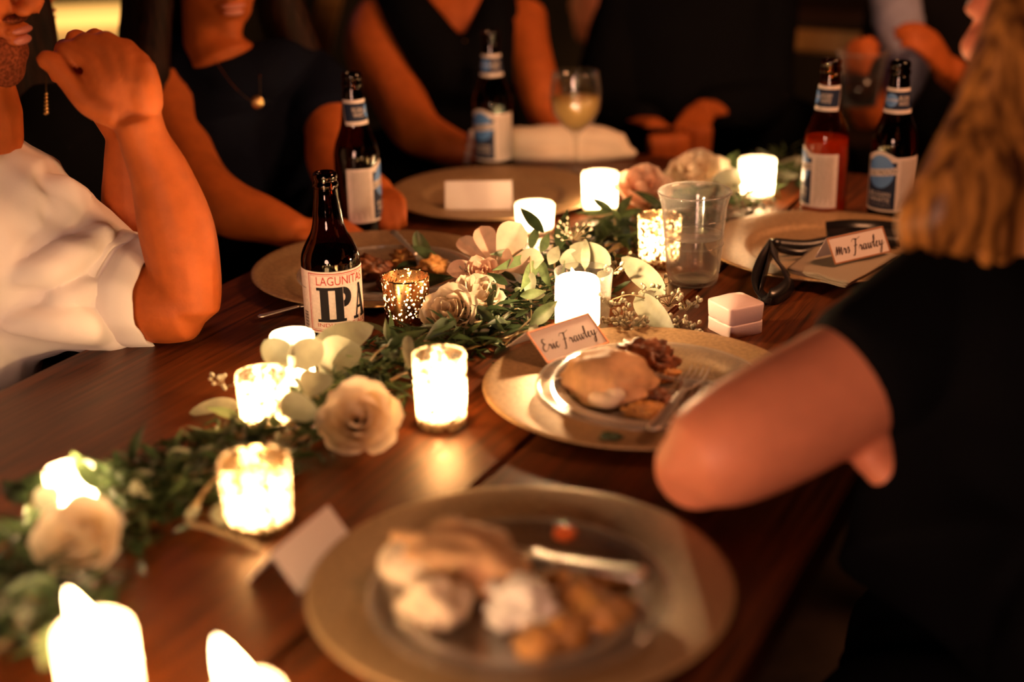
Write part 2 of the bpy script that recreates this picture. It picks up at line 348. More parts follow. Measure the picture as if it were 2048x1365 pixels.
votive(1318, 528, 0.057, 0.066, M['gold2'], 'gold mottled votive glass standing behind the plastic cup of water', GP*1.1)
votive(1200, 425, 0.054, 0.060, M['frost'], 'frosted white votive left of the peach rose near the far charger', GP*1.2)
votive(1512, 398, 0.056, 0.062, M['frost'], 'frosted white votive left of the amber-lit beer bottle', GP*1.3)
votive(1070, 462, 0.056, 0.040, M['frost'], 'low frosted votive whose rim shows behind the pointed dark leaves', GP*0.9)
votive(152, 1040, 0.042, 0.048, M['frost'], 'small bright votive hidden behind the lower left rose', GP*1.9, h0=0.0)
votive(592, 775, 0.046, 0.060, M['frost'], 'glowing votive under the split round leaves', GP*1.2)

def led_pillar(px, py, dia, h, label, power, fs=1.2):
    p = at(px, py); R = dia/2; t = thing('pillar_candle', label, 'candle', p, 0.4, 'candles along the garland'); CUPS.append((p, R))
    prof = [(0, 0.003), (R-0.002, 0.003), (R, 0.006), (R, h-0.010), (R*0.96, h-0.004), (R*0.85, h-0.001), (R*0.7, h-0.004), (R*0.45, h-0.010), (0, h-0.012)]
    obj('wax', lathe(bmesh.new(), prof, 48), M['wax'], t)
    f = flame(t, h-0.012, fs, 0.3)
    candle_light(t, h*0.55, power, 0.012)
    candle_light(t, h+0.034, power*0.45, 0.006)
    return t, R, h
led_pillar(207, 1400, 0.053, 0.060, 'fat white pillar candle with teardrop flame in the bottom left corner', GP*0.22, 2.1)
led_pillar(505, 1490, 0.048, 0.045, 'white pillar candle at the bottom edge with only its flame showing', GP*0.15, 2.6)
t, R, h = led_pillar(1155, 655, 0.052, 0.062, 'white pillar candle in a clear cup blazing at the centre of the garland', GP*0.9)
obj('clear_cup', lathe(bmesh.new(), [(0, 0.0), (0.028, 0.0), (0.029, 0.002), (0.034, 0.068), (0.0334, 0.068), (0.0283, 0.003), (0, 0.0015)], 56), M['glass'], t).location = (0.008, 0, 0)

# ---------------------------------------------------------------- chargers and plates
def charger(px, py, label, R=0.163):
    p = at(px, py, 0.0); t = thing('charger_plate', label, 'charger plate', p, rnd.uniform(0, 6), 'champagne charger plates')
    k = R/0.163
    prof = [(0, 0.0), (0.095*k, 0.0), (0.105*k, 0.003), (0.150*k, 0.010), (0.161*k, 0.0125), (0.163*k, 0.0145), (0.161*k, 0.0155), (0.155*k, 0.0145), (0.113*k, 0.0110), (0.107*k, 0.0085), (0.103*k, 0.0050), (0.098*k, 0.0036), (0, 0.0032)]
    obj('plate_body', lathe(bmesh.new(), prof, 96), M['charger'], t); return t, p
ch_mid, p_mid = charger(1283, 790, 'champagne charger under the clear plate with the bread roll and silver fork')
ch_bot, p_bot = charger(1042, 1196, 'large blurred champagne charger at the bottom edge holding a half eaten meal')
ch_ul, p_ul = charger(988, 400, 'empty champagne charger far back with only a blank white card on it')
ch_ur, p_ur = charger(1655, 508, 'champagne charger on the right with the folded napkin and black ribbon')
ch_l, p_l = charger(757, 553, 'champagne charger behind the pale ale bottle under a messy salad plate')
def plastic_plate(p, R, label):
    t = thing('clear_plate', label, 'plate', p+Vector((0, 0, 0.0045)), 0, 'clear plastic dinner plates')
    k = R/0.115
    prof = [(0, 0.0015), (0.078*k, 0.0015), (0.082*k, 0.003), (0.088*k, 0.014), (0.092*k, 0.0165), (0.110*k, 0.0195), (0.115*k, 0.0185), (0.115*k, 0.0200), (0.110*k, 0.0212), (0.091*k, 0.0182), (0.086*k, 0.0150), (0.080*k, 0.0042), (0.077*k, 0.0030), (0, 0.0030)]
    obj('plate_body', lathe(bmesh.new(), prof, 80), M['plastic'], t); return t
plate_mid = at(1303, 773, 0.02); plate_mid.z = p_mid.z; plastic_plate(plate_mid, 0.116, 'clear plastic plate holding a bread roll and fork beside the woman in black')
plate_bot = at(1040, 1190, 0.02); plate_bot.z = p_bot.z; plastic_plate(plate_bot, 0.113, 'clear plastic plate of half eaten food at the bottom of the picture')
plate_l = at(775, 548, 0.02); plate_l.z = p_l.z; plastic_plate(plate_l, 0.113, 'clear plastic plate of salad scraps behind the gold votive')

def blob(c, r, m, name, label, cat, seed=0, amp=0.25, fr=2.0, rz=0.0, sub=4, group=None, bottom=True, parts=()):
    t = thing(name, label, cat, c, rz, group); b = bmesh.new(); bmesh.ops.create_icosphere(b, subdivisions=sub, radius=1)
    for v in b.verts:
        n = v.co.normalized(); d = 1+amp*noise.noise(n*fr+Vector((seed, 0, 0)))+amp*0.35*noise.noise(n*fr*3.1+Vector((seed, 5, 0)))
        v.co = Vector((n.x*r[0]*d, n.y*r[1]*d, n.z*r[2]*d))
        if bottom and v.co.z < -r[2]*0.55: v.co.z = -r[2]*0.55
        v.co.z += r[2]*0.55
    o = obj('piece' if name != 'bread_roll' else 'crust', b, m, t); return t
def onplate(px, py, base, h=0.008):
    q = at(px, py, h); q.z = TZ+h; return q
PZ = 0.0085
def food(px, py, r, m, name, label, cat, **k):
    k.setdefault('h', PZ); h = k.pop('h'); return blob(onplate(px, py, None, h), r, m, name, label, cat, **k)
# middle plate: bread roll with torn white end, browned meat, crumbs
roll = food(1213, 790, (0.050, 0.037, 0.030), M['bread'], 'bread_roll', 'plump toasted bread roll torn open on the clear plate by the name card', 'bread', seed=3, amp=0.22, rz=-0.5)
b = bmesh.new(); ell(b, (0.012, -0.034, 0.010), (0.018, 0.010, 0.009)); ell(b, (0.022, -0.028, 0.016), (0.012, 0.009, 0.010)); obj('torn_crumb', remesh(b, 0.0016, 3), M['crumb'], roll)
b = bmesh.new(); ell(b, (-0.040, -0.014, 0.008), (0.015, 0.010, 0.008)); obj('meat_filling', wrinkle(remesh(b, 0.0016, 1), 0.002, 150), M['meat'], roll)
food(1288, 745, (0.033, 0.024, 0.022), M['meat'], 'meat_piece', 'dark browned chunk of meat behind the bread roll', 'food', seed=8, amp=0.55, fr=3)
food(1322, 757, (0.018, 0.012, 0.008), M['potato'], 'food_scrap', 'brown sauce-covered scrap right of the meat chunk', 'food', seed=18, amp=0.5, fr=3)
food(1290, 830, (0.020, 0.012, 0.008), M['potato'], 'food_scrap', 'orange-brown scrap just below the bread roll', 'food', seed=28, amp=0.5, fr=3)
food(1312, 808, (0.014, 0.010, 0.010), M['meat'], 'food_scrap', 'small dark scrap right of the roll beside the fork tines', 'food', seed=38, amp=0.5, fr=3)
food(1222, 878, (0.010, 0.005, 0.004), M['herb'], 'food_crumb', 'dark crumb fallen on the charger rim below the bread plate', 'food', seed=5, amp=0.5, h=0.0145)
# bottom plate
r1 = food(915, 1165, (0.058, 0.036, 0.028), M['bread'], 'bread_roll', 'large pale bread roll bitten open on the lowest plate', 'bread', seed=13, amp=0.3, rz=-0.35)
b = bmesh.new(); ell(b, (-0.028, -0.012, 0.018), (0.032, 0.028, 0.017)); obj('torn_crumb', wrinkle(remesh(b, 0.002, 3), 0.002, 60), M['crumb'], r1)
food(868, 1240, (0.027, 0.024, 0.022), M['crumb'], 'bread_chunk', 'torn pale bread chunk below the big roll on the lowest plate', 'bread', seed=23, amp=0.35)
food(1045, 1240, (0.026, 0.022, 0.020), M['cream'], 'cream_dollop', 'white dollop of creamy salad in the middle of the lowest plate', 'food', seed=33, amp=0.5, fr=2.5)
for i, (x, y, s, mm, w) in enumerate([(1110, 1195, .020, 'potato', 'behind the white dollop'), (1165, 1220, .024, 'potato', 'right of the white dollop'), (1215, 1190, .020, 'potato', 'near the right rim of the lowest plate'), (1200, 1255, .024, 'potato', 'lower right of the lowest plate'), (1130, 1290, .022, 'potato', 'below the white dollop'), (1075, 1310, .020, 'potato', 'nearest the camera on the lowest plate'), (1250, 1240, .016, 'potato', 'furthest right on the lowest plate')]):
    food(x, y, (s, s*0.72, s*0.62), M[mm], 'potato_chunk', 'roasted orange potato chunk '+w, 'food', seed=40+i*3, amp=0.5, fr=2.6, rz=i, group='roast potato chunks', sub=3)
food(1178, 1183, (0.016, 0.008, 0.007), M['herb'], 'herb_scrap', 'dark green herb scrap among the potato chunks', 'food', seed=61, amp=0.5)
food(1130, 1075, (0.009, 0.008, 0.006), M['carrot'], 'carrot_piece', 'small bright orange carrot piece at the far rim of the lowest plate', 'food', seed=62, amp=0.2, h=0.024)
food(1165, 1270, (0.013, 0.011, 0.010), M['cream'], 'cheese_piece', 'small white cheese piece between potato chunks', 'food', seed=63, amp=0.4)
food(1000, 1180, (0.016, 0.014, 0.012), M['meat'], 'meat_piece', 'dark meat piece right of the big roll on the lowest plate', 'food', seed=64, amp=0.5)
# left plate
for i, (x, y, s, mm, w) in enumerate([(735, 555, .028, 'meat', 'right beside the pale ale bottle label'), (775, 575, .018, 'meat', 'just above the gold votive'), (815, 530, .022, 'potato', 'under the crossed fork on the left plate'), (865, 545, .022, 'potato', 'at the right of the left plate near the roses')]):
    food(x, y, (s, s*0.7, s*0.6), M[mm], 'meat_piece', 'browned '+('meat' if mm == 'meat' else 'pastry')+' scrap '+w, 'food', seed=70+i*4, amp=0.6, fr=3, rz=i*1.3, sub=4)

# ---------------------------------------------------------------- leaf meshes
def leaf_bm(L_, W_, kind='point', curl=0.15, fold=0.25, nl=8, nw=2, b=None):
    own = b is None
    if own: b = bmesh.new()
    rows = []
    for i in range(nl+1):
        t = i/nl
        if kind == 'point': w = math.sin(PI*min(1, t**0.8))**0.9*(1-0.25*t)
        elif kind == 'spoon': w = math.sin(PI*t**1.7)**0.55*(0.35+0.65*t)
        elif kind == 'slim': w = math.sin(PI*t)**0.7
        else: w = (math.sin(PI*t**0.85)**0.6)*(1.0-0.1*t)
        w = max(w, 0.0)*W_/2 if 0 < i < nl else 0.0006
        row = []
        for j in range(-nw, nw+1):
            s = j/nw
            row.append(b.verts.new((t*L_, s*w, curl*L_*(-(t*t))+abs(s)*w*fold)))
        rows.append(row)
    for r0, r1 in zip(rows, rows[1:]):
        for j in range(2*nw): b.faces.new((r0[j], r1[j], r1[j+1], r0[j+1]))
    return b
def leaf_mesh(name, *a, m=None, **k):
    b = leaf_bm(*a, **k); me = bpy.data.meshes.new(name); b.to_mesh(me); b.free(); setm(me, m); return me
def frame(d, up=Vector((0, 0, 1)), roll=0.0):
    d = d.normalized(); y = up.cross(d)
    if y.length < 1e-4: y = Vector((0, 1, 0)).cross(d)
    y.normalize(); z = d.cross(y)
    R = Matrix((d, y, z)).transposed()
    return R @ Matrix.Rotation(roll, 3, 'X')

# salad greens on the left plate
sal = [leaf_mesh('salad_leaf', 0.06, 0.022, 'point', 0.5, 0.6, m=M['leafd']), leaf_mesh('salad_leaf', 0.05, 0.030, 'round', -0.4, 0.5, m=M['leafm'])]
SW = ['lying leftmost on the salad plate', 'curled under the crossed fork', 'nearest the gold votive', 'at the right edge near the roses', 'between the two pastry scraps']
for i, (x, y, a) in enumerate([(790, 540, 0.3), (850, 525, 2.0), (780, 555, 4.4), (885, 535, 3.0), (830, 560, 5.2)]):
    o = obj('salad_leaf', sal[i % 2], None); q = onplate(x, y, None, 0.014); o.matrix_world = Matrix.Translation(q) @ frame(Vector((math.cos(a), math.sin(a), 0.25)), roll=0.4*i).to_4x4()
    tag(o, ('dark pointed ' if i % 2 == 0 else 'lighter round ')+'salad leaf '+SW[i], 'salad leaf', 'salad leaves on the left plate')

# ---------------------------------------------------------------- cutlery
def fork(p0, p1, label, m, spoon=False, w=0.012):
    """p0 handle end, p1 working end (world)"""
    d = p1-p0; Ln = d.length; t = thing('knife' if spoon else 'fork', label, 'knife' if spoon else 'fork', p0)
    t.matrix_world = Matrix.Translation(p0) @ frame(d).to_4x4()
    b = bmesh.new(); hl = Ln*0.62; n = 14; rows = []
    for i in range(n+1):
        x = hl*i/n; ww = w*(0.62-0.30*i/n)+0.0007*math.sin(i*2.4)*(not spoon)
        if i == 0: ww *= 0.6
        rows.append([b.verts.new((x, -ww, 0)), b.verts.new((x, -ww*0.5, 0.0016)), b.verts.new((x, ww*0.5, 0.0016)), b.verts.new((x, ww, 0)), b.verts.new((x, 0, -0.0012))])
    for r0, r1 in zip(rows, rows[1:]):
        for j in range(5): b.faces.new((r0[j], r1[j], r1[(j+1) % 5], r0[(j+1) % 5]))
    b.faces.new(rows[0]); b.faces.new(rows[-1][::-1]); bmesh.ops.recalc_face_normals(b, faces=b.faces[:])
    obj('handle', b, m, t)
    b = bmesh.new()
    if spoon:
        pts = [(hl, -w*.32), (Ln*0.75, -w*0.75), (Ln*0.9, -w*0.75), (Ln, -w*0.1), (Ln, w*0.1), (Ln*0.9, w*0.45), (hl, w*.32)]
        vs = [b.verts.new((x, y, 0.0008)) for x, y in pts]; f = b.faces.new(vs)
        ex = bmesh.ops.extrude_face_region(b, geom=[f]); bmesh.ops.translate(b, verts=[v for v in ex['geom'] if isinstance(v, bmesh.types.BMVert)], vec=(0, 0, -0.0012))
        obj('blade', b, m, t, smooth=False)
    else:
        tube(b, [(Vector((hl-0.002, 0, 0)), w*0.33), (Vector((Ln*0.70, 0, -0.001)), w*0.62), (Vector((Ln*0.80, 0, -0.002)), w*0.95)], 10, 5, side=(0, 0, 1), flat=0.18)
        obj('neck', b, m, t)
        for k in range(4):
            y = (k-1.5)*w*0.5; b = bmesh.new(); tube(b, [(Vector((Ln*0.79, y, -0.002)), 0.0014), (Vector((Ln*0.9, y, -0.003)), 0.0012), (Vector((Ln, y*0.95, 0.001)), 0.0006)], 6, 3); obj('tine', b, m, t)
    return t
fork(at(1305, 860, 0.026), at(1402, 735, 0.016), 'silvered fork with ribbed handle resting across the bread plate', M['silver'], w=0.013)
fork(at(1472, 778, 0.024), at(1262, 745, 0.024), 'clear plastic knife lying behind the fork on the bread plate', M['plastic'], True, w=0.012)
fork(at(516, 634, 0.006), at(650, 600, 0.012), 'plastic knife poking out from under the charger left of the ale bottle', M['silver'], True, w=0.010)
fork(at(785, 462, 0.050), at(862, 540, 0.016), 'clear fork leaning on the far rim of the salad plate', M['silver'], w=0.010)
fork(at(1290, 1150, 0.030), at(1000, 1105, 0.026), 'blurred silver fork across the far side of the lowest plate', M['silver'], w=0.019)

# ---------------------------------------------------------------- writing
LET = {
 'E': (1.15, [[(.95, 1.95), (.6, 2.15), (.3, 1.8), (.5, 1.3), (.8, 1.2), (.4, 1.1), (.05, .55), (.3, 0), (.75, .1), (1.15, .5)]]),
 'r': (.9, [[(0, .4), (.25, .95), (.35, 1.0), (.42, .8), (.62, .88), (.6, .4), (.68, .05), (.9, .4)]]),
 'i': (.55, [[(0, .4), (.2, .95), (.2, .3), (.33, 0), (.55, .4)], [(.3, 1.45), (.36, 1.52)]]),
 'c': (.8, [[(.65, .85), (.42, 1.0), (.15, .6), (.28, .03), (.55, .1), (.8, .45)]]),
 'F': (1.5, [[(.95, 2.25), (.8, 1.2), (.6, .1), (.35, -.6), (0, -.5)], [(-.1, 1.8), (.3, 2.25), (1.1, 2.1), (1.9, 2.45)], [(.35, .95), (.75, 1.1), (1.2, 1.05)]]),
 'a': (1.1, [[(.72, .9), (.4, 1.0), (.12, .5), (.32, 0), (.6, .4), (.76, .95), (.72, .3), (.85, 0), (1.1, .4)]]),
 'w': (1.35, [[(0, .7), (.15, 1), (.2, .3), (.38, 0), (.6, .5), (.68, 1), (.7, .3), (.88, 0), (1.08, .5), (1.12, 1), (1.35, .85)]]),
 'l': (.6, [[(0, .4), (.35, 1.3), (.42, 2.15), (.24, 2.1), (.16, 1), (.26, .08), (.6, .4)]]),
 'e': (.72, [[(0, .4), (.38, .7), (.42, 1.0), (.2, .95), (.1, .4), (.32, 0), (.72, .4)]]),
 'y': (1.2, [[(0, .8), (.15, 1), (.18, .4), (.38, .1), (.62, .5), (.78, 1), (.66, 0), (.45, -.95), (.15, -1.05), (.3, -.4), (1.3, .6)]]),
 'M': (1.75, [[(0, -.1), (.25, 1.1), (.36, 1.5), (.42, .8), (.45, .1), (.78, 1.2), (.9, 1.4), (.93, .6), (.95, .1), (1.25, 1.1), (1.42, 1.2), (1.4, .3), (1.55, 0), (1.75, .4)]]),
 's': (.75, [[(0, .4), (.34, 1.1), (.5, .6), (.42, .08), (.12, .05), (.4, .1), (.75, .4)]]),
 ' ': (.55, [])}
def script_strokes(txt, slant=0.25):
    """calligraphy as ribbons: list of quads (2D), and total width"""
    x = 0; quads = []
    for ch in txt:
        w, st = LET[ch]
        for s in st:
            q = catmull([(p[0], p[1]) for p in s], 6); pr = None
            for i in range(len(q)):
                a = Vector(q[max(0, i-1)]); c = Vector(q[min(len(q)-1, i+1)]); d = c-a
                if d.length < 1e-6: continue
                d.normalize(); hw = 0.045+0.075*max(0, -d.y)
                n = Vector((-d.y, d.x))*hw; p = Vector(q[i])
                l_, r_ = p+n, p-n
                l_ = Vector((x+l_.x+slant*l_.y, l_.y)); r_ = Vector((x+r_.x+slant*r_.y, r_.y))
                if pr: quads.append((pr[0], pr[1], r_, l_))
                pr = (l_, r_)
        x += w
    return quads, x
def text2d(body, size=1.0):
    cu = bpy.data.curves.new('txt', 'FONT'); cu.body = body; cu.size = size; cu.resolution_u = 3
    o = bpy.data.objects.new('txt', cu); C.objects.link(o); dg = bpy.context.evaluated_depsgraph_get(); dg.update()
    me = bpy.data.meshes.new_from_object(o.evaluated_get(dg)); V = [Vector((v.co.x, v.co.y)) for v in me.vertices]; F = [tuple(p.vertices) for p in me.polygons]
    bpy.data.objects.remove(o); bpy.data.curves.remove(cu); bpy.data.meshes.remove(me)
    x0 = min(v.x for v in V); x1 = max(v.x for v in V); y0 = min(v.y for v in V); y1 = max(v.y for v in V)
    return [Vector(((v.x-x0)/(x1-x0), (v.y-y0)/(y1-y0))) for v in V], F

def card(B0, B1, hf, back, label, text=None, blank_lines=False, spread=None):
    """tent card: B0,B1 bottom edge of the front panel (left,right as seen), fold raised hf and set back"""
    t = thing('place_card', label, 'place card', (B0+B1)/2)
    ex = (B1-B0); wdt = ex.length; ex.normalize(); bk = Vector((0, 0, 1)).cross(ex)
    bk = bk if bk.dot(Vector((0, 1, 0))) > 0 else -bk
    up = (bk*back+Vector((0, 0, hf))); Hh = up.length; up.normalize(); nrm = ex.cross(up)
    Rm = Matrix((ex, up, nrm)).transposed().to_4x4()
    t.matrix_world = Matrix.Translation((B0+B1)/2) @ Rm
    b = bmesh.new(); box(b, (0, Hh/2, -0.0003), (wdt, Hh, 0.0006)); obj('front_panel', b, M['paper'], t, smooth=False)
    inv = Rm.inverted().to_3x3(); top = Vector((0, Hh, -0.0003)); foot = top+inv @ (bk*(spread or back)-Vector((0, 0, hf)))
    d = foot-top; n = Vector((1, 0, 0)).cross(d).normalized()*0.0004; b = bmesh.new()
    vs = [b.verts.new(Vector((sx*wdt/2, 0, 0))+q+s*n) for s in (-1, 1) for sx, q in ((-1, top), (1, top), (1, foot), (-1, foot))]
    for f in ((0, 1, 2, 3), (7, 6, 5, 4), (0, 4, 5, 1), (1, 5, 6, 2), (2, 6, 7, 3), (3, 7, 4, 0)): b.faces.new([vs[i] for i in f])
    bmesh.ops.recalc_face_normals(b, faces=b.faces[:]); obj('back_panel', b, M['paper'], t, smooth=False)
    b = bmesh.new(); e = 0.0009
    for (c, s) in (((0, e, 0.0002), (wdt, 2*e, 0.0012)), ((0, Hh-e, 0.0002), (wdt, 2*e, 0.0012)), ((-wdt/2+e, Hh/2, 0.0002), (2*e, Hh, 0.0012)), ((wdt/2-e, Hh/2, 0.0002), (2*e, Hh, 0.0012))): box(b, c, s)
    if not blank_lines: obj('gilt_edge', b, M['gilt'], t, smooth=False)
    else: b.free()
    if text:
        q, wt = script_strokes(text); k = min(wdt*0.90/(wt+0.5), Hh*0.85/3.2); b = bmesh.new()
        for quad in q:
            try: b.faces.new([b.verts.new(((v.x-(wt+.3)/2)*k, Hh*0.40+(v.y-0.45)*k, 0.0005)) for v in quad])
            except ValueError: pass
        obj('handwriting', b, M['ink'], t, smooth=False)
    elif blank_lines:
        pass
    return t
card(at(1095, 728, 0.0155), at(1219, 686, 0.0155), 0.026, 0.034, 'white name card with bronze edge on the rim of the bread charger', 'Eric Frawley')
card(at(1670, 530, 0.022), at(1782, 504, 0.022), 0.030, 0.018, 'white name card standing on the napkin of the right charger', 'Mrs Frawley')
card(at(890, 420, 0.004), at(1024, 419, 0.004), 0.040, 0.016, 'blank white tent card on the empty far charger', None, True)
card(at(600, 1188, 0.0), at(712, 1086, 0.0), 0.030, 0.024, 'white tent card standing on the bare table left of the lowest charger', None, True)

# ---------------------------------------------------------------- bottles
def interp(prof, z):
    for (r0, z0), (r1, z1) in zip(prof, prof[1:]):
        if z0 <= z <= z1 and z1 > z0: return r0+(r1-r0)*(z-z0)/(z1-z0)
    return prof[-1][0]
def smooth_prof(p, sub=5):
    q = catmull([(r, z) for r, z in p], sub); return [(max(r, 0), z) for r, z in q]
PALE = smooth_prof([(0.0295, 0.0), (0.0335, 0.004), (0.0340, 0.012), (0.0340, 0.060), (0.0340, 0.084), (0.0325, 0.096), (0.0275, 0.108), (0.0215, 0.119), (0.0180, 0.130), (0.0158, 0.146), (0.0138, 0.162), (0.0128, 0.172)])
PALE_TOP = [(0.0128, 0.172), (0.0143, 0.1735), (0.0146, 0.1765), (0.0132, 0.179), (0.0129, 0.181), (0.0138, 0.1825), (0.0139, 0.186), (0.0133, 0.1885), (0.0116, 0.1895), (0.0102, 0.188), (0.0098, 0.180), (0.0100, 0.165)]
LONG = smooth_prof([(0.0280, 0.0), (0.0315, 0.004), (0.0320, 0.012), (0.0320, 0.060), (0.0320, 0.108), (0.0312, 0.118), (0.0285, 0.130), (0.0235, 0.143), (0.0195, 0.155), (0.0172, 0.172), (0.0152, 0.192), (0.0135, 0.208)])
LONG_TOP = [(0.0135, 0.208), (0.0148, 0.2095), (0.0150, 0.2135), (0.0136, 0.216), (0.0134, 0.218), (0.0142, 0.2195), (0.0142, 0.224), (0.0135, 0.2265), (0.0118, 0.2275), (0.0104, 0.226), (0.0100, 0.217), (0.0102, 0.200)]
def wrapped(prof, polys, ang0, lift):
    """polys: lists of (arc, z) points on the bottle's skin, centred on angle ang0"""
    b = bmesh.new()
    for P in polys:
        vs = []
        for (u, z) in P:
            r = interp(prof, z)+lift; a = ang0+u/interp(prof, z); vs.append(b.verts.new((r*math.cos(a), r*math.sin(a), z)))
        try: b.faces.new(vs)
        except ValueError: pass
    return b
def rect(u0, u1, z0, z1, nz=1):
    n = max(1, int(abs(u1-u0)/0.0025)); out = []
    for i in range(n):
        a, c = u0+(u1-u0)*i/n, u0+(u1-u0)*(i+1)/n
        for k in range(nz):
            p, q = z0+(z1-z0)*k/nz, z0+(z1-z0)*(k+1)/nz
            out.append([(a, p), (c, p), (c, q), (a, q)])
    return out
TXT = {}
def words(s, u0, u1, z0, z1, arch=0.0, slope=0.0):
    if s not in TXT: TXT[s] = text2d(s)
    V, F = TXT[s]; out = []
    for f in F: out.append([(u0+V[i].x*(u1-u0), z0+V[i].y*(z1-z0)+arch*(1-(2*V[i].x-1)**2)+slope*(V[i].x-.5)) for i in f])
    return out
def disc(u, z, r, n=32, yk=1.0):
    out = []
    for i in range(n):
        a0, a1 = 2*PI*i/n, 2*PI*(i+1)/n
        for k in range(4):
            r0, r1 = r*k/4, r*(k+1)/4
            P = [(u+r0*math.cos(a0), z+yk*r0*math.sin(a0)), (u+r1*math.cos(a0), z+yk*r1*math.sin(a0)), (u+r1*math.cos(a1), z+yk*r1*math.sin(a1)), (u+r0*math.cos(a1), z+yk*r0*math.sin(a1))]
            out.append(P if k else [P[1], P[2], P[0]])
    return out
def bottle_base(name, label, p, prof, top, beer_z, beer_m):
    t = thing(name, label, 'bottle', p); 
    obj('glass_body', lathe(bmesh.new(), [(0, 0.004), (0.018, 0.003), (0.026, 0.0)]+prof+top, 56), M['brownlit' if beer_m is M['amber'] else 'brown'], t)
    ip = [(max(r-0.0022, 0), z) for r, z in prof if 0.006 < z < beer_z]
    obj('beer', lathe(bmesh.new(), [(0, 0.006)]+[(ip[0][0]*0.9, 0.006)]+ip+[(0, ip[-1][1])], 40), beer_m, t)
    return t
def facing(p, deg): v = Vector((0, 0, CAMZ))-p; return math.atan2(v.y, v.x)+math.radians(deg)
# pale ale bottle
p = at(671, 662); t = bottle_base('beer_bottle', 'short brown bottle labelled IPA in front, standing left of the gold votive', p, PALE, PALE_TOP, 0.10, M['beer'])
a = facing(p, 19); hw = 0.0405
lab = obj('label', wrapped(PALE, rect(-hw-0.024, hw+0.024, 0.009, 0.0825, 6), a, 0.0003), M['label'], t)
B = []
for e, w in ((0.0, 0.0010), (0.0022, 0.0004)):
    u0, u1, z0, z1 = -hw+e, hw-e, 0.0115+e, 0.0805+0*e-e
    B += rect(u0, u1, z0, z0+w)+rect(u0, u1, z1-w, z1)+rect(u0, u0+w, z0, z1, 6)+rect(u1-w, u1, z0, z1, 6)
obj('border_print', wrapped(PALE, B, a, 0.00055), M['redink'], lab)
obj('name_lettering', wrapped(PALE, words('LAGUNITAS', -0.030, 0.030, 0.0665, 0.0768), a, 0.0006), M['redink'], lab)
obj('style_lettering', wrapped(PALE, words('INDIA PALE ALE', -0.031, 0.031, 0.0170, 0.0212), a, 0.0006), M['redink'], lab)
def stencil():
    z0, z1 = 0.0228, 0.0640; h = z1-z0; out = []
    def poly(pts): out.append(pts)
    def slab(u0, u1, z): # serif foot with soft flare
        out.extend(rect(u0, u1, z, z+h*0.085))
    # I
    for (c, w) in ((-0.0215, 0.0095),):
        slab(c-w*.95, c+w*.95, z0); slab(c-w*.95, c+w*.95, z1-h*0.085); out.extend(rect(c-w*.52, c+w*.52, z0, z1, 3))
    # P
    c = -0.0035; slab(c-0.0092, c+0.0062, z0); slab(c-0.0092, c+0.0030, z1-h*0.085); out.extend(rect(c-0.0055, c+0.0035, z0, z1, 3))
    n = 12; R1, R0 = 0.0098, 0.0022
    for i in range(n):
        a0, a1 = PI*(0.5-i/n), PI*(0.5-(i+1)/n); cz = z1-h*0.29; cu = c+0.0040
        out.append([(cu+R0*math.cos(a0), cz+h*.10*math.sin(a0)), (cu+R1*math.cos(a0), cz+h*.29*math.sin(a0)), (cu+R1*math.cos(a1), cz+h*.29*math.sin(a1)), (cu+R0*math.cos(a1), cz+h*.10*math.sin(a1))])
    # A
    c = 0.0225; slab(c-0.0105, c-0.0030, z0); slab(c+0.0012, c+0.0115, z0)
    for k in range(6):
        s0, s1 = k/6, (k+1)/6; za, zb = z0+h*s0, z0+h*s1
        out.append([(c-0.0080+0.0085*s0, za), (c-0.0055+0.0085*s0*0.9, za), (c-0.0055+0.0085*s1*0.9, zb), (c-0.0080+0.0085*s1, zb)])
        out.append([(c+0.0030-0.0045*s0, za), (c+0.0100-0.0075*s0, za), (c+0.0100-0.0075*s1, zb), (c+0.0030-0.0045*s1, zb)])
    out.extend(rect(c-0.0050, c+0.0040, z0+h*0.28, z0+h*0.36)); return out
obj('letters', wrapped(PALE, stencil(), a, 0.00065), M['black'], lab)
obj('small_print', wrapped(PALE, words('LAGUNITAS BREWING COMPANY', -0.020, 0.020, 0.0135, 0.0155)+words('PETALUMA', -0.060, -0.046, 0.060, 0.062), a, 0.0006), M['ink'], lab)
bars = []
u = -hw-0.0125
for k in range(16): bars += rect(u, u+0.008, 0.012+k*0.0013, 0.012+k*0.0013+(0.0004 if k % 3 else 0.0009))
obj('barcode', wrapped(PALE, bars, a, 0.0006), M['black'], lab)

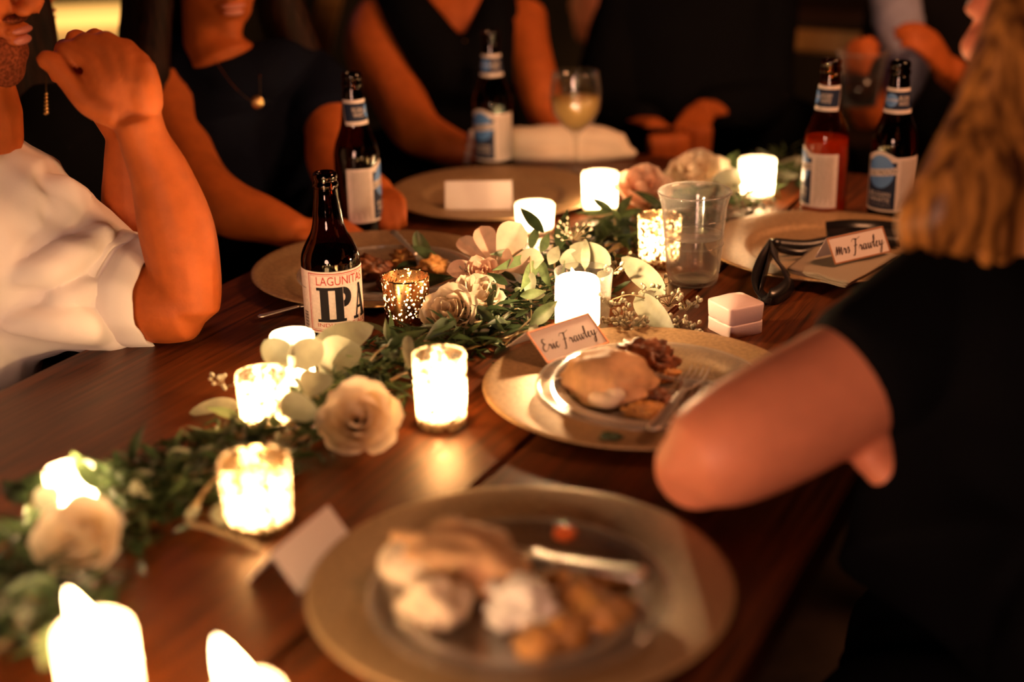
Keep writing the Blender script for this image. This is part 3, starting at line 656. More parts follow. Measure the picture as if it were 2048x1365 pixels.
def moon_bottle(px, py, yaw, label, beer_z, beer_m):
    p = at(px, py); t = bottle_base('beer_bottle', label, p, LONG, LONG_TOP, beer_z, beer_m); a = facing(p, yaw); pr = LONG
    # label sheet with a raised round top over the moon
    polys = []
    n = 44; U = 0.062
    for i in range(n):
        u0, u1 = -U+2*U*i/n, -U+2*U*(i+1)/n
        def topz(u): return 0.098+(0.008*math.cos(PI*u/0.044) if abs(u) < 0.022 else 0)
        for k in range(5):
            f0, f1 = k/5, (k+1)/5
            polys.append([(u0, 0.020+(topz(u0)-0.020)*f0), (u1, 0.020+(topz(u1)-0.020)*f0), (u1, 0.020+(topz(u1)-0.020)*f1), (u0, 0.020+(topz(u0)-0.020)*f1)])
    lab = obj('label', wrapped(pr, polys, a, 0.0003), M['label'], t)
    obj('front_panel_print', wrapped(pr, rect(-0.0235, 0.0235, 0.0235, 0.091, 5), a, 0.00045), M['navy'], lab)
    obj('moon_print', wrapped(pr, disc(0, 0.077, 0.0205, yk=1.15), a, 0.0006), M['blue'], lab)
    ban = [[(u0, z) for u0, z in q] for q in rect(-0.0265, 0.0265, 0.0705, 0.0805)]
    ban = [[(u_, z+u_*0.16) for u_, z in q] for q in ban]
    obj('banner_print', wrapped(pr, ban, a, 0.00075), M['label'], lab)
    obj('lettering', wrapped(pr, words('BLUE MOON', -0.0235, 0.0235, 0.0720, 0.0790, slope=0.0075), a, 0.0009), M['black'], lab)
    obj('white_lettering', wrapped(pr, words('BELGIAN', -0.0165, 0.0165, 0.0420, 0.0480)+words('WHITE', -0.0165, 0.0165, 0.0335, 0.0400)+words('BELGIAN-STYLE WHEAT ALE', -0.0180, 0.0180, 0.0285, 0.0300), a, 0.0007), M['label'], lab)
    for s in (-1, 1):
        side = []
        for k in range(10):
            u = s*0.030+s*k*0.0026; side += rect(min(u, u+s*.0008), max(u, u+s*.0008), 0.026+(k % 3)*0.004, 0.094, 5)
        obj('side_print', wrapped(pr, side, a, 0.0005), M['linen'], lab)
    nl = obj('neck_label', wrapped(pr, rect(-0.040, 0.040, 0.157, 0.192, 6), a, 0.0003), M['label'], t)
    obj('neck_band_print', wrapped(pr, rect(-0.039, 0.039, 0.1625, 0.187, 4), a, 0.00045), M['navy'], nl)
    obj('neck_moon_print', wrapped(pr, disc(0, 0.175, 0.0095), a, 0.0006), M['blue'], nl)
    obj('neck_lettering', wrapped(pr, words('BLUE MOON', -0.0095, 0.0095, 0.1735, 0.1775)+words('BELGIAN', 0.0110, 0.0260, 0.1755, 0.1815)+words('WHITE', 0.0110, 0.0260, 0.1680, 0.1740)+words('BELGIAN', -0.0260, -0.0110, 0.1755, 0.1815)+words('WHITE', -0.0260, -0.0110, 0.1680, 0.1740), a, 0.00075), M['label'], nl)
    return t
moon_bottle(1778, 440, -32, 'brown beer bottle with blue moon label, the rightmost on the table', 0.03, M['beer'])
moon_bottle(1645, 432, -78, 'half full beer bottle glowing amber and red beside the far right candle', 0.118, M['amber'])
moon_bottle(988, 338, -38, 'blurred beer bottle with blue label before the woman with the deep neckline', 0.12, M['beer'])
moon_bottle(722, 462, 82, 'dark beer bottle showing its cream back label behind the pale ale bottle', 0.12, M['beer'])

# ---------------------------------------------------------------- glasses
p = at(1152, 352); t = thing('wine_glass', 'stemmed wine glass of white wine standing by the far charger', 'glass', p)
gp = smooth_prof([(0.034, 0.001), (0.030, 0.002), (0.012, 0.005), (0.005, 0.012), (0.0038, 0.035), (0.0042, 0.060), (0.009, 0.072), (0.024, 0.086), (0.037, 0.106), (0.0405, 0.128), (0.0390, 0.152), (0.0365, 0.170)])
obj('bowl_and_stem', lathe(bmesh.new(), [(0, 0.0)]+gp+[(0.0355, 0.1705), (0.0378, 0.152), (0.0392, 0.128), (0.0358, 0.107), (0.0225, 0.088), (0.006, 0.0755), (0, 0.075)], 56), M['glass'], t)
obj('wine', lathe(bmesh.new(), [(0, 0.0758), (0.007, 0.0765), (0.022, 0.0885), (0.0350, 0.107), (0.0386, 0.128), (0, 0.128)], 48), M['wine'], t)
p = at(1385, 562); t = thing('plastic_cup', 'clear plastic cup half full of water right of the garland', 'cup', p)
obj('cup_wall', lathe(bmesh.new(), [(0, 0.003), (0.029, 0.002), (0.0305, 0.0), (0.0315, 0.004), (0.0325, 0.010), (0.0325, 0.012), (0.0335, 0.016), (0.0405, 0.098), (0.0415, 0.102), (0.0445, 0.112), (0.0462, 0.1165), (0.0450, 0.1180), (0.0435, 0.113), (0.0405, 0.1025), (0.0396, 0.098), (0.0330, 0.018), (0.0315, 0.010), (0.029, 0.005), (0, 0.005)], 72), M['plastic'], t)
obj('water', lathe(bmesh.new(), [(0, 0.006), (0.030, 0.006), (0.0330, 0.020), (0.0368, 0.060), (0.0372, 0.061), (0.036, 0.0602), (0, 0.060)], 64), M['water'], t)
for z, r in ((0.050, 0.0372), (0.085, 0.0400)):
    b = bmesh.new(); pr = [(r+0.0006*math.cos(2*PI*k/8), z+0.0006*math.sin(2*PI*k/8)) for k in range(9)]; lathe(b, pr, 64); obj('ridge', b, M['plastic'], t)

# ---------------------------------------------------------------- ring box
p = at(1470, 655); 
t = thing('ring_box', 'small closed blush ring box with domed lid on the bare wood right of the garland', 'box', p, 0)
c0, c1, c2 = at(1408, 655), at(1472, 688), at(1532, 668)
e1 = (c1-c0); e2 = (c2-c1); s = 0.5*(e1.length+e2.length); cc = (c0+c2)/2
t.location = cc; t.rotation_euler = (0, 0, math.atan2(e1.y, e1.x)); s = 0.047
def out_x(v, e): return math.copysign(abs(v)**e, v)
def rbox(z0, z1, dome=0, flare=0):
    b = bmesh.new(); n = 28; rings = []
    def ringat(z, k, dm=0):
        out = []
        for i in range(4*n):
            a = 2*PI*i/(4*n); ca, sa = math.cos(a), math.sin(a); e = 0.22
            out.append(b.verts.new((math.copysign(abs(ca)**e, ca)*s/2*k, math.copysign(abs(sa)**e, sa)*s/2*k, z+dm*(1-abs(out_x(ca, e)*k)**2)*(1-abs(out_x(sa, e)*k)**2))))
        return out
    lv = [(z0, 0.97), (z0+0.001, 1.0), (z1-0.002, 1.0+flare), (z1, 1.0+flare*0.6)]
    if dome: lv += [(z1, k_, dome) for k_ in (.97, .92, .86, .78, .68, .56, .42, .28, .14, .03)]
    rings = [ringat(*l) for l in lv]
    for r0, r1 in zip(rings, rings[1:]):
        for i in range(4*n): b.faces.new((r0[i], r0[(i+1) % (4*n)], r1[(i+1) % (4*n)], r1[i]))
    b.faces.new(rings[0][::-1]); b.faces.new(rings[-1]); return b
obj('base', rbox(0, 0.0155), M['ringbox'], t); obj('lid', rbox(0.0163, 0.036, 0.0075, 0.035), M['ringbox'], t)

# ---------------------------------------------------------------- napkins and ribbon
def cloth_patch(corners, thick, m, name, label, cat, amp=0.003, seed=0, layers=1, base=0):
    t = thing(name, label, cat, sum(corners, Vector())/4)
    for k in range(layers):
        b = bmesh.new(); n = 20; g = []
        for i in range(n+1):
            row = []
            for j in range(n+1):
                u, v = i/n, j/n; q = (corners[0]*(1-u)+corners[1]*u)*(1-v)+(corners[3]*(1-u)+corners[2]*u)*v
                q = q-t.location; q.z += thick*(k+0.5)+amp*noise.noise(Vector((u*3, v*3, seed+k*2)))+base
                q.x += 0.002*k; row.append(b.verts.new(q))
            g.append(row)
        for i in range(n):
            for j in range(n): b.faces.new((g[i][j], g[i+1][j], g[i+1][j+1], g[i][j+1]))
        o = obj('fold', b, m, t); md = o.modifiers.new('s', 'SOLIDIFY'); md.thickness = thick*0.8
    return t
cloth_patch([at(1568, 545, 0.012), at(1690, 575, 0.016), at(1790, 520, 0.012), at(1650, 478, 0.010)], 0.0022, M['linen'], 'napkin', 'taupe folded napkin in the right charger under the name card', 'napkin', layers=3, amp=0.002)
q0 = at(1010, 322, 0.0); q1 = at(1245, 318, 0.0)
t = thing('rolled_napkin', 'cream rolled napkin lying on the table behind the wine glass', 'napkin', (q0+q1)/2)
b = bmesh.new(); d = (q1-q0); z = Vector((0, 0, 1)); o_ = t.location
tube(b, [(q0-o_+z*0.026+Vector((0, .02, 0)), 0.028), (q0-o_+d*0.4+z*0.028+Vector((0, .02, 0)), 0.030), (q0-o_+d*0.75+z*0.026+Vector((0, .02, 0)), 0.028), (q1-o_+z*0.020+Vector((0, .01, 0)), 0.024)], 20, 6, side=(0, 0, 1), flat=0.9)
tube(b, [(q0-o_+z*0.010-Vector((0, .01, 0)), 0.013), (q0-o_+d*0.6+z*0.010-Vector((0, .005, 0)), 0.015), (q1-o_+z*0.010+Vector((0.02, 0, 0)), 0.010)], 16, 6)
obj('cloth_roll', wrinkle(remesh(b, 0.004, 4), 0.004, 25, 3), M['whitecloth'], t)

def ribbon(bm, pts, w, up=Vector((0, 0, 1)), sub=8):
    q = catmull([tuple(p) for p in pts], sub); pr = None
    for i, a in enumerate(q):
        p = Vector(a); d = Vector(q[min(i+1, len(q)-1)])-Vector(q[max(i-1, 0)]); s = d.cross(up)
        if s.length < 1e-6: s = Vector((1, 0, 0))
        s = s.normalized()*w/2; a_, b_ = bm.verts.new(p+s), bm.verts.new(p-s)
        if pr: bm.faces.new((pr[0], a_, b_, pr[1]))
        pr = (a_, b_)
def rib_obj(name, lst, t):
    b = bmesh.new()
    for pts, w, up in lst: ribbon(b, [Vector(p)-t.location for p in pts], w, up)
    o = obj(name, b, M['ribbon'], t); md = o.modifiers.new('s', 'SOLIDIFY'); md.thickness = 0.0008; return o
t = thing('ribbon_bow', 'glossy black satin ribbon bow hanging over the left rim of the right charger', 'ribbon', at(1545, 520, 0.015))
camv = Vector((0.3, -1, 0.2))
A = lambda x, y, h: at(x, y, h)
UPV = Vector((0, -1, .5))
rib_obj('band', [([A(1550, 488, .024), A(1610, 492, .016), A(1660, 484, .016), A(1712, 474, .018)], .016, UPV), ([A(1552, 496, .020), A(1600, 505, .014), A(1650, 490, .016)], .010, UPV)], t)
rib_obj('loop', [([A(1548, 490, .026), A(1528, 520, .030), A(1514, 560, .022), A(1525, 588, .012), A(1550, 592, .010), A(1578, 570, .014), A(1572, 545, .020), A(1552, 515, .026), A(1548, 492, .026)], .020, Vector((0.6, -.6, .5)))], t)
rib_obj('tail', [([A(1545, 490, .024), A(1536, 530, .026), A(1524, 575, .016), A(1520, 604, .002), A(1545, 608, .0015)], .016, Vector((1, -.3, .1)))], t)
b = bmesh.new(); ell(b, A(1549, 488, .024)-t.location, (0.009, 0.007, 0.007)); obj('knot', b, M['ribbon'], t)
t = thing('black_napkin', 'crumpled black ribbon and cloth lying along the far rim of the right charger', 'ribbon', at(1720, 460, 0.015))
rib_obj('ribbon_end', [([A(1652, 462, .016), A(1700, 458, .020), A(1760, 460, .018), A(1830, 468, .018)], .026, UPV), ([A(1655, 474, .015), A(1720, 472, .018), A(1800, 476, .016)], .030, Vector((0, -.7, 1)))], t)

# ---------------------------------------------------------------- roses
def petal(b, r0, H, ang, half, flare, lip, thick_in=0.0, nu=8, nv=6, seed=0):
    """one cupped petal round the rose's axis"""
    rows = []
    for i in range(nv+1):
        v = i/nv; row = []
        rr = r0*(0.30+0.85*math.sin(min(1, v*1.15)*PI*0.5)) + flare*r0*v**3
        wv = half*(0.45+0.75*math.sin(PI*min(1, v*0.85+0.12)))*(1.0 if v < .8 else 1-(v-.8)*1.6)
        for j in range(nu+1):
            u = -1+2*j/nu; z = H*v-lip*H*max(0, v-.75)*1.6*(1)-H*0.10*u*u*v+0.06*H*noise.noise(Vector((u*1.5, v*2, seed)))
            a = ang+u*wv; r = rr+0.10*r0*u*u*(1 if flare > 0.1 else 0.3)+0.10*r0*noise.noise(Vector((u*2+9, v*2, seed)))
            row.append(b.verts.new((r*math.cos(a), r*math.sin(a), z)))
        rows.append(row)
    for p, q in zip(rows, rows[1:]):
        for j in range(nu): b.faces.new((p[j], p[j+1], q[j+1], q[j]))
    return b
def rose(c, R, tilt, label, m, open_=0.5, n_out=14, seed=0, height=1.5):
    """c centre of the flower's base; R its radius; tilt = direction the bloom faces"""
    t = thing('rose', label, 'flower', c, 0, 'roses along the garland'); rr = random.Random(seed)
    q = Vector((0, 0, 1)).rotation_difference(Vector(tilt).normalized()); t.rotation_mode = 'QUATERNION'; t.rotation_quaternion = q
    H = R*height
    b = bmesh.new(); lathe(b, [(0, -R*0.25), (R*0.16, -R*0.22), (R*0.30, 0), (R*0.36, R*0.12), (0, R*0.2)], 12); obj('calyx', b, M['leafm'], t)
    for k in range(4):
        b = petal(bmesh.new(), R*(0.14+0.06*k), H*(0.93-0.01*k), k*2.2, 1.5, -0.10, 0.0, seed=seed+k); obj('inner_petal', b, m, t)
    for k in range(n_out):
        f = k/(n_out-1); b = petal(bmesh.new(), R*(0.36+0.46*f), H*(0.92-0.22*f*open_), k*2.39996+rr.uniform(-.15, .15), 0.95-0.12*f, open_*(0.05+0.55*f), open_*f*0.8, seed=seed*7+k)
        obj('petal', b, m, t)
    return t
def rose_px(px, py, h, R, tilt, label, m, **k): return rose(at(px, py, h), R, tilt, label, m, **k)
rose_px(905, 640, 0.012, 0.031, (-0.15, -0.75, 0.75), 'half open cream rose beside the speckled gold votive', M['petal'], seed=2, open_=0.35)
rose_px(958, 560, 0.030, 0.021, (0.1, -0.6, 0.8), 'small tight blush rosebud in front of the open pink bloom', M['petalp'], seed=4, open_=0.2, n_out=9)
rose_px(945, 610, 0.020, 0.027, (0.3, -0.3, 0.9), 'cream rose tucked behind the half open rose', M['petal'], seed=5, open_=0.6)
rose_px(716, 850, 0.020, 0.037, (0.10, -0.80, 0.62), 'large blurred cream rose between two bright votives', M['petal'], seed=6, open_=0.28, height=1.3)
rose_px(180, 1095, 0.016, 0.034, (0.0, -0.72, 0.70), 'large blurred cream rose at the lower left edge', M['petal'], seed=7, open_=0.22, height=1.7)
rose_px(1392, 362, 0.025, 0.038, (-0.15, -0.4, 0.9), 'pale cream rose farthest back on the garland', M['petal'], seed=8, open_=0.9, height=1.2)
rose_px(1282, 405, 0.020, 0.038, (0.0, -0.45, 0.85), 'round peach rose behind the plastic cup of water', M['petalp'], seed=9, open_=0.45)
# the open bloom with loose broad petals
oc = at(990, 540, 0.03); t = thing('open_bloom', 'wide open blush bloom with broad loose petals above the rosebud', 'flower', oc)
for k, (x, y, h, wd, cu) in enumerate([(922, 478, .055, .030, .3), (965, 458, .075, .036, .35), (1035, 455, .085, .050, .3), (1020, 520, .055, .040, .2), (905, 540, .040, .032, .3), (1075, 520, .055, .040, .2), (985, 590, .03, .036, .2), (940, 590, .03, .034, .2)]):
    tip = at(x, y, h)-oc; b = leaf_bm(tip.length*1.1, wd, 'spoon', 0.25*cu, 0.35, 14, 5)
    for v in b.verts: v.co.z += 0.0015*noise.noise(v.co*60+Vector((k, 0, 0)))
    o = obj('petal', b, M['petalp'], t); o.rotation_mode = 'QUATERNION'; o.rotation_quaternion = frame(tip, Vector((0, -0.8, 0.6))).to_quaternion()

# ---------------------------------------------------------------- greenery
PATH = [(1575, 330), (1500, 385), (1420, 420), (1330, 455), (1230, 490), (1150, 545), (1080, 620), (1000, 670), (900, 690), (800, 735), (700, 800), (610, 850), (520, 905), (420, 950), (320, 985), (220, 1030), (130, 1100), (60, 1210), (10, 1330)]
pp = [at(x, y, 0.0) for x, y in PATH]
def path_at(s):
    s = max(0, min(0.9999, s))*(len(pp)-1); i = int(s); return pp[i].lerp(pp[i+1], s-i), (pp[i+1]-pp[i]).normalized()
gar = thing('greenery_garland', 'leafy green garland of ruscus and olive running down the table between the candles', 'garland', pp[9])
BLOCK = [(p, R) for p, R in CUPS]+[(at(905, 640, .012), .02), (at(958, 560, .03), .012), (at(722, 862, .02), .03), (at(185, 1090, .02), .028), (at(1392, 362, .02), .02), (at(1282, 405, .02), .02)]
def clear(p, r):
    for c, R in BLOCK:
        if (Vector((p.x-c.x, p.y-c.y))).length < R+r: return False
        # keep the camera's sight line to each flame cup free
        u = Vector((-c.x, -c.y)).normalized(); w = Vector((p.x-c.x, p.y-c.y)); s = w.dot(u)
        if 0 < s < 0.05 and abs(w.x*u.y-w.y*u.x) < R*0.9 and p.z > TZ+0.014: return False
    return True
LP = [leaf_mesh('leaf', 0.045, 0.013, 'point', 0.25, 0.4, m=M['leafd'], nl=6, nw=1), leaf_mesh('leaf', 0.040, 0.013, 'point', -0.2, 0.4, m=M['leafm'], nl=6, nw=1),
      leaf_mesh('leaf', 0.036, 0.008, 'slim', 0.3, 0.5, m=M['leafd'], nl=6, nw=1), leaf_mesh('leaf', 0.050, 0.017, 'point', 0.35, 0.3, m=M['leafd'], nl=6, nw=1), leaf_mesh('leaf', 0.030, 0.020, 'round', 0.2, 0.3, m=M['leafs'], nl=6, nw=1)]
stems = bmesh.new()
for k in range(7):
    q = []
    for i in range(22):
        s = i/21; p, d = path_at(s); n = Vector((-d.y, d.x, 0)); off = 0.022*math.sin(s*9+k*1.7)+0.012*(k-3)/3
        q.append((p+n*off+Vector((0, 0, 0.006+0.010*(0.5+0.5*math.sin(s*13+k*2)))), 0.0016))
    tube(stems, [(p-gar.location, r) for p, r in q], 6, 2)
obj('stem', stems, M['stem'], gar)
BN = []
cnt = 0
while cnt < 290:
    s = rnd.random(); p, d = path_at(s); n = Vector((-d.y, d.x, 0)); off = rnd.gauss(0, 0.030)
    q = p+n*off; q.z = TZ+rnd.uniform(0.006, 0.040)*max(0.25, 1-abs(off)/0.075)
    if abs(off) > 0.072 or not clear(q, 0.002): continue
    o = bpy.data.objects.new('leaf', rnd.choices(LP, (5, 3, 4, 3, 1))[0]); C.objects.link(o); o.parent = gar; cnt += 1
    a = rnd.uniform(0, 2*PI); dr = (n*math.copysign(1, off)*rnd.uniform(0.1, 1)+d*rnd.uniform(-1, 1)).normalized(); dr.z = rnd.uniform(-0.05, 0.75)
    if q.z < TZ+0.012: dr.z = abs(dr.z)
    sc = rnd.uniform(0.7, 1.15)
    o.matrix_local = Matrix.Translation(q-gar.location) @ (frame(dr, roll=rnd.uniform(-0.9, 0.9)) @ Matrix.Scale(sc, 3)).to_4x4()
tiny = bmesh.new(); n_t = 0
while n_t < 2600:
    s = rnd.random(); p, d = path_at(s); n = Vector((-d.y, d.x, 0)); off = rnd.gauss(0, 0.034)
    if abs(off) > 0.075: continue
    q = p+n*off; q.z = TZ+rnd.uniform(0.003, 0.030)*max(0.2, 1-abs(off)/0.08)
    if not clear(q, 0.0): continue
    n_t += 1; a = rnd.uniform(0, 2*PI); dr = Vector((math.cos(a), math.sin(a), rnd.uniform(-0.1, 0.9)))
    L_ = rnd.uniform(0.014, 0.030); W_ = L_*rnd.uniform(0.16, 0.30); Fm = frame(dr, roll=rnd.uniform(-1.2, 1.2)); o0 = q-gar.location
    pts = [(0, 0, 0), (L_*.35, W_/2, .0015), (L_*.75, W_*.35, -.0005), (L_, 0, -.003), (L_*.75, -W_*.35, -.0005), (L_*.35, -W_/2, .0015), (L_*.5, 0, -.001)]
    vs = [tiny.verts.new(o0+Fm @ Vector(v)) for v in pts]
    for f in ((0, 1, 6), (1, 2, 6), (2, 3, 6), (3, 4, 6), (4, 5, 6), (5, 0, 6)): tiny.faces.new([vs[i] for i in f])
o = obj('small_foliage', tiny, M['leafd'], gar); o['kind'] = 'stuff'

# larger single sprigs, each with its own leaves
def sprig(name, label, cat, stem_px, leaves, group=None, sr=0.0011):
    """stem_px: [(x,y,h)...]; leaves: [((x0,y0,h0),(x1,y1,h1),width,kind,material,roll)]"""
    base = at(*stem_px[0]); t = thing(name, label, cat, base, 0, group)
    b = bmesh.new(); tube(b, [(at(*q)-base, sr) for q in stem_px], 6, 4); obj('stem', b, M['stem'], t)
    for (p0, p1, w, kind, m, roll) in leaves:
        a, c = at(*p0), at(*p1); d = c-a; b = leaf_bm(d.length*1.04, w, kind, 0.06, 0.28, 12, 3)
        for v in b.verts: v.co.z += 0.0012*noise.noise(v.co*50)
        o = obj('leaf', b, M[m], t); o.location = a-base; o.rotation_mode = 'QUATERNION'
        o.rotation_quaternion = frame(d, (Vector((0, 0, CAMZ))-a).normalized(), roll).to_quaternion()
    return t
Z = 0.05
sprig('ruscus_sprig', 'star of long pointed pale-lit leaves beside the open pink bloom', 'leaf sprig', [(1062, 640, .01), (1062, 560, .04), (1060, 500, .06)], [
 ((1055, 505, Z), (985, 508, .055), .015, 'point', 'leafm', 0.2), ((1058, 512, Z), (992, 540, .05), .014, 'point', 'leafm', -0.3), ((1052, 492, Z), (1022, 450, .07), .014, 'point', 'leafm', 0.3),
 ((1062, 500, Z), (1074, 448, .07), .014, 'point', 'leafm', -0.2), ((1080, 505, Z), (1100, 465, .065), .014, 'point', 'leafm', 0.2), ((1075, 520, Z), (1045, 575, .04), .017, 'point', 'leafm', 0),
 ((1080, 520, Z), (1098, 575, .04), .014, 'point', 'leafm', 0.4), ((1098, 530, .05), (1118, 490, .06), .018, 'point', 'leafs', 0), ((1060, 545, .045), (1060, 600, .03), .018, 'point', 'leafs', 0.3), ((1090, 590, .04), (1045, 590, .04), .013, 'point', 'leafs', 0.1)])
sprig('ruscus_sprig', 'two dark green pointed leaves standing up before the far charger', 'leaf sprig', [(1110, 540, .02), (1105, 490, .05)], [
 ((1088, 466, .065), (1038, 412, .085), .017, 'point', 'leafd', 0.1), ((1117, 500, .05), (1134, 418, .085), .021, 'point', 'leafd', -0.1), ((1030, 456, .07), (1010, 450, .07), .005, 'slim', 'leafd', 0)])
sprig('ruscus_sprig', 'bright green leaves pointing left of the central pillar candle', 'leaf sprig', [(1010, 690, .01), (1060, 640, .03), (1105, 610, .04)], [
 ((1060, 650, .03), (1116, 602, .045), .020, 'point', 'leafm', 0.1), ((1040, 592, .045), (1092, 583, .045), .013, 'point', 'leafm', 0.1), ((1128, 667, .022), (1076, 668, .024), .014, 'point', 'leafm', 0.1), ((1065, 645, .03), (1072, 690, .018), .013, 'slim', 'leafs', 0.1), ((1010, 665, .03), (950, 610, .04), .010, 'slim', 'leafd', 0), ((990, 545+50, .035), (975, 545, .05), .012, 'point', 'leafd', 0), ((1015, 570, .04), (975, 545, .05), .012, 'point', 'leafd', 0.2)])
sprig('eucalyptus_branch', 'silver eucalyptus branch with three broad round leaves right of the pillar candle', 'leaf sprig', [(1225, 600, .03), (1260, 590, .035), (1300, 598, .03), (1340, 590, .03)], [
 ((1330, 590, .035), (1242, 512, .055), .030, 'round', 'leafs', 0.1), ((1272, 592, .030), (1342, 664, .012), .030, 'round', 'leafs', 0.0), ((1310, 585, .035), (1285, 600, .03), .012, 'round', 'leafs', 0.3), ((1292, 640, .02), (1262, 662, .012), .016, 'round', 'leafs', 0.4)])
sprig('eucalyptus_branch', 'pair of pale round eucalyptus leaves rising just above the pillar candle', 'leaf sprig', [(1175, 590, .03), (1170, 540, .05), (1172, 530, .055)], [
 ((1222, 530, .05), (1140, 492, .06), .033, 'round', 'leafs', 0.2), ((1170, 540, .055), (1172, 478, .075), .012, 'round', 'leafs', 0), ((1160, 520, .045), (1120, 520, .045), .028, 'round', 'leafs', 0.3), ((1195, 545, .045), (1222, 560, .035), .016, 'round', 'leafs', 0.3)])
sprig('eucalyptus_branch', 'two big blurred grey-green round leaves in front of the ale bottle', 'leaf sprig', [(820, 670, .02), (760, 700, .04), (735, 730, .02), (675, 775, .02)], [
 ((622, 700, .035), (745, 655, .045), .036, 'round', 'leafs', 0.1), ((700, 680, .045), (650, 750, .030), .045, 'round', 'leafs', 0.2), ((815, 672, .05), (818, 730, .04), .013, 'round', 'leafs', 0), ((650, 735, .02), (740, 750, .02), .015, 'point', 'leafd', 0)])
sprig('eucalyptus_branch', 'split pair of yellow-lit round leaves above a glowing votive', 'leaf sprig', [(640, 800, .02), (600, 760, .05), (583, 715, .06)], [
 ((585, 735, .055), (528, 680, .070), .032, 'round', 'leafs', 0.1), ((585, 735, .055), (642, 682, .070), .034, 'round', 'leafs', -0.1), ((584, 745, .06), (584, 680, .072), .008, 'point', 'leafs', 0), ((640, 745, .055), (620, 790, .05), .034, 'round', 'leafs', 0.2), ((560, 800, .045), (635, 830, .04), .028, 'round', 'leafs', 0.1)])
sprig('eucalyptus_branch', 'single flat pale leaf lying on the wood left of the bright votives', 'leaf sprig', [(500, 805, .003), (475, 808, .004)], [((478, 810, .004), (383, 826, .004), .022, 'round', 'leafs', 0)])
sprig('ruscus_sprig', 'small dark leaves spreading before the frosted votive by the peach rose', 'leaf sprig', [(1230, 450, .03), (1228, 420, .045)], [
 ((1228, 425, .045), (1180, 394, .055), .013, 'point', 'leafm', 0), ((1232, 430, .045), (1266, 388, .06), .014, 'point', 'leafd', 0), ((1225, 425, .04), (1155, 425, .04), .010, 'point', 'leafm', 0.3), ((1235, 430, .04), (1285, 420, .04), .012, 'point', 'leafd', 0.3), ((1220, 440, .03), (1195, 480, .02), .024, 'round', 'leafd', 0.1), ((1235, 440, .03), (1255, 490, .02), .024, 'round', 'leafd', 0.1)])
sprig('eucalyptus_branch', 'blurred pale green leaves between the far cream rose and the frosted votive', 'leaf sprig', [(1400, 420, .02), (1440, 370, .03), (1470, 350, .04)], [
 ((1420, 375, .03), (1490, 350, .04), .040, 'round', 'leafs', 0.1), ((1440, 350, .04), (1480, 300, .06), .022, 'point', 'leafd', 0.1), ((1400, 390, .02), (1350, 385, .03), .022, 'round', 'leafm', 0.1), ((1450, 400, .02), (1520, 412, .01), .018, 'point', 'leafm', 0.2)])
sprig('eucalyptus_branch', 'soft green leaves reaching right behind the far candle to the amber bottle', 'leaf sprig', [(1540, 345, .01), (1580, 330, .02), (1610, 325, .02)], [
 ((1550, 345, .01), (1605, 315, .03), .024, 'point', 'leafs', 0.1), ((1560, 340, .02), (1610, 330, .015), .022, 'round', 'leafm', 0.1), ((1545, 350, .01), (1600, 352, .01), .018, 'point', 'leafs', 0.1)])
sprig('ruscus_sprig', 'long blurred leaf arching over the lower left rose', 'leaf sprig', [(60, 1010, .02), (110, 960, .04), (150, 925, .06)], [
 ((195, 985, .055), (145, 905, .075), .018, 'point', 'leafm', 0.2), ((120, 1010, .04), (70, 985, .05), .024, 'round', 'leafs', 0.1), ((120, 960, .04), (20, 975, .02), .020, 'point', 'leafd', 0.1), ((60, 1010, .02), (0, 960, .02), .020, 'point', 'leafd', 0)])
sprig('ruscus_sprig', 'blurred leaves at the left edge above the fat pillar candle', 'leaf sprig', [(20, 1260, .01), (60, 1190, .03)], [
 ((110, 1165, .03), (10, 1185, .035), .018, 'point', 'leafm', 0.1), ((40, 1200, .03), (50, 1245, .03), .014, 'round', 'leafs', 0.1), ((85, 1340, .03), (110, 1250, .045), .014, 'slim', 'leafm', 0.1), ((20, 1240, .02), (0, 1200, .03), .016, 'point', 'leafs', 0)])
sprig('bare_twig', 'pale bare twig lying crooked beside the short gold votive', 'twig', [(440, 945, .015), (375, 1035, .012), (420, 1058, .010), (520, 1095, .004)], [((372, 1040, .012), (400, 1010, .02), .010, 'point', 'leafs', 0), ((435, 1010, .02), (460, 1050, .01), .022, 'round', 'leafs', 0)], sr=0.0022)

# seeded eucalyptus
bb = bmesh.new(); lathe(bb, [(0, 0), (0.0011, 0.0007), (0.0022, 0.0026), (0.0020, 0.0044), (0.0009, 0.0058), (0, 0.0060)], 7); berry_me = bpy.data.meshes.new('seed'); bb.to_mesh(berry_me); bb.free(); setm(berry_me, M['berry'])
def seeded(px, py, h, spread, n, where, sc=1.0):
    c = at(px, py, h); t = thing('seeded_eucalyptus', 'cluster of pale eucalyptus seeds '+where, 'seed cluster', c-Vector((0, 0, 0.0)), 0, 'eucalyptus seed clusters'); b = bmesh.new()
    r_ = random.Random(px); tips = []
    for k in range(n):
        a = r_.uniform(0, 2*PI); rr = spread*math.sqrt(r_.random()); q = Vector((rr*math.cos(a), rr*math.sin(a)*0.8, r_.uniform(-0.4, 0.8)*spread)); tips.append(q)
    root = Vector((0, 0.006, -0.4*spread))
    for k, q in enumerate(tips):
        mid = root.lerp(q, 0.55)+Vector((0, 0, 0.001)); tube(b, [(root, 0.0005), (mid, 0.0004), (q, 0.0004)], 4, 2)
        o = bpy.data.objects.new('seed', berry_me); C.objects.link(o); o.parent = t
        o.matrix_local = Matrix.Translation(q) @ (frame(((q-root).normalized()+Vector((r_.uniform(-.4, .4), r_.uniform(-.4, .4), .2)))) @ Matrix.Rotation(PI/2, 3, 'Y') @ Matrix.Scale(sc*r_.uniform(.8, 1.15), 3)).to_4x4()
    obj('stalk', b, M['stem'], t)
seeded(1148, 470, .065, .022, 26, 'standing above the pillar candle beside the dark leaf')
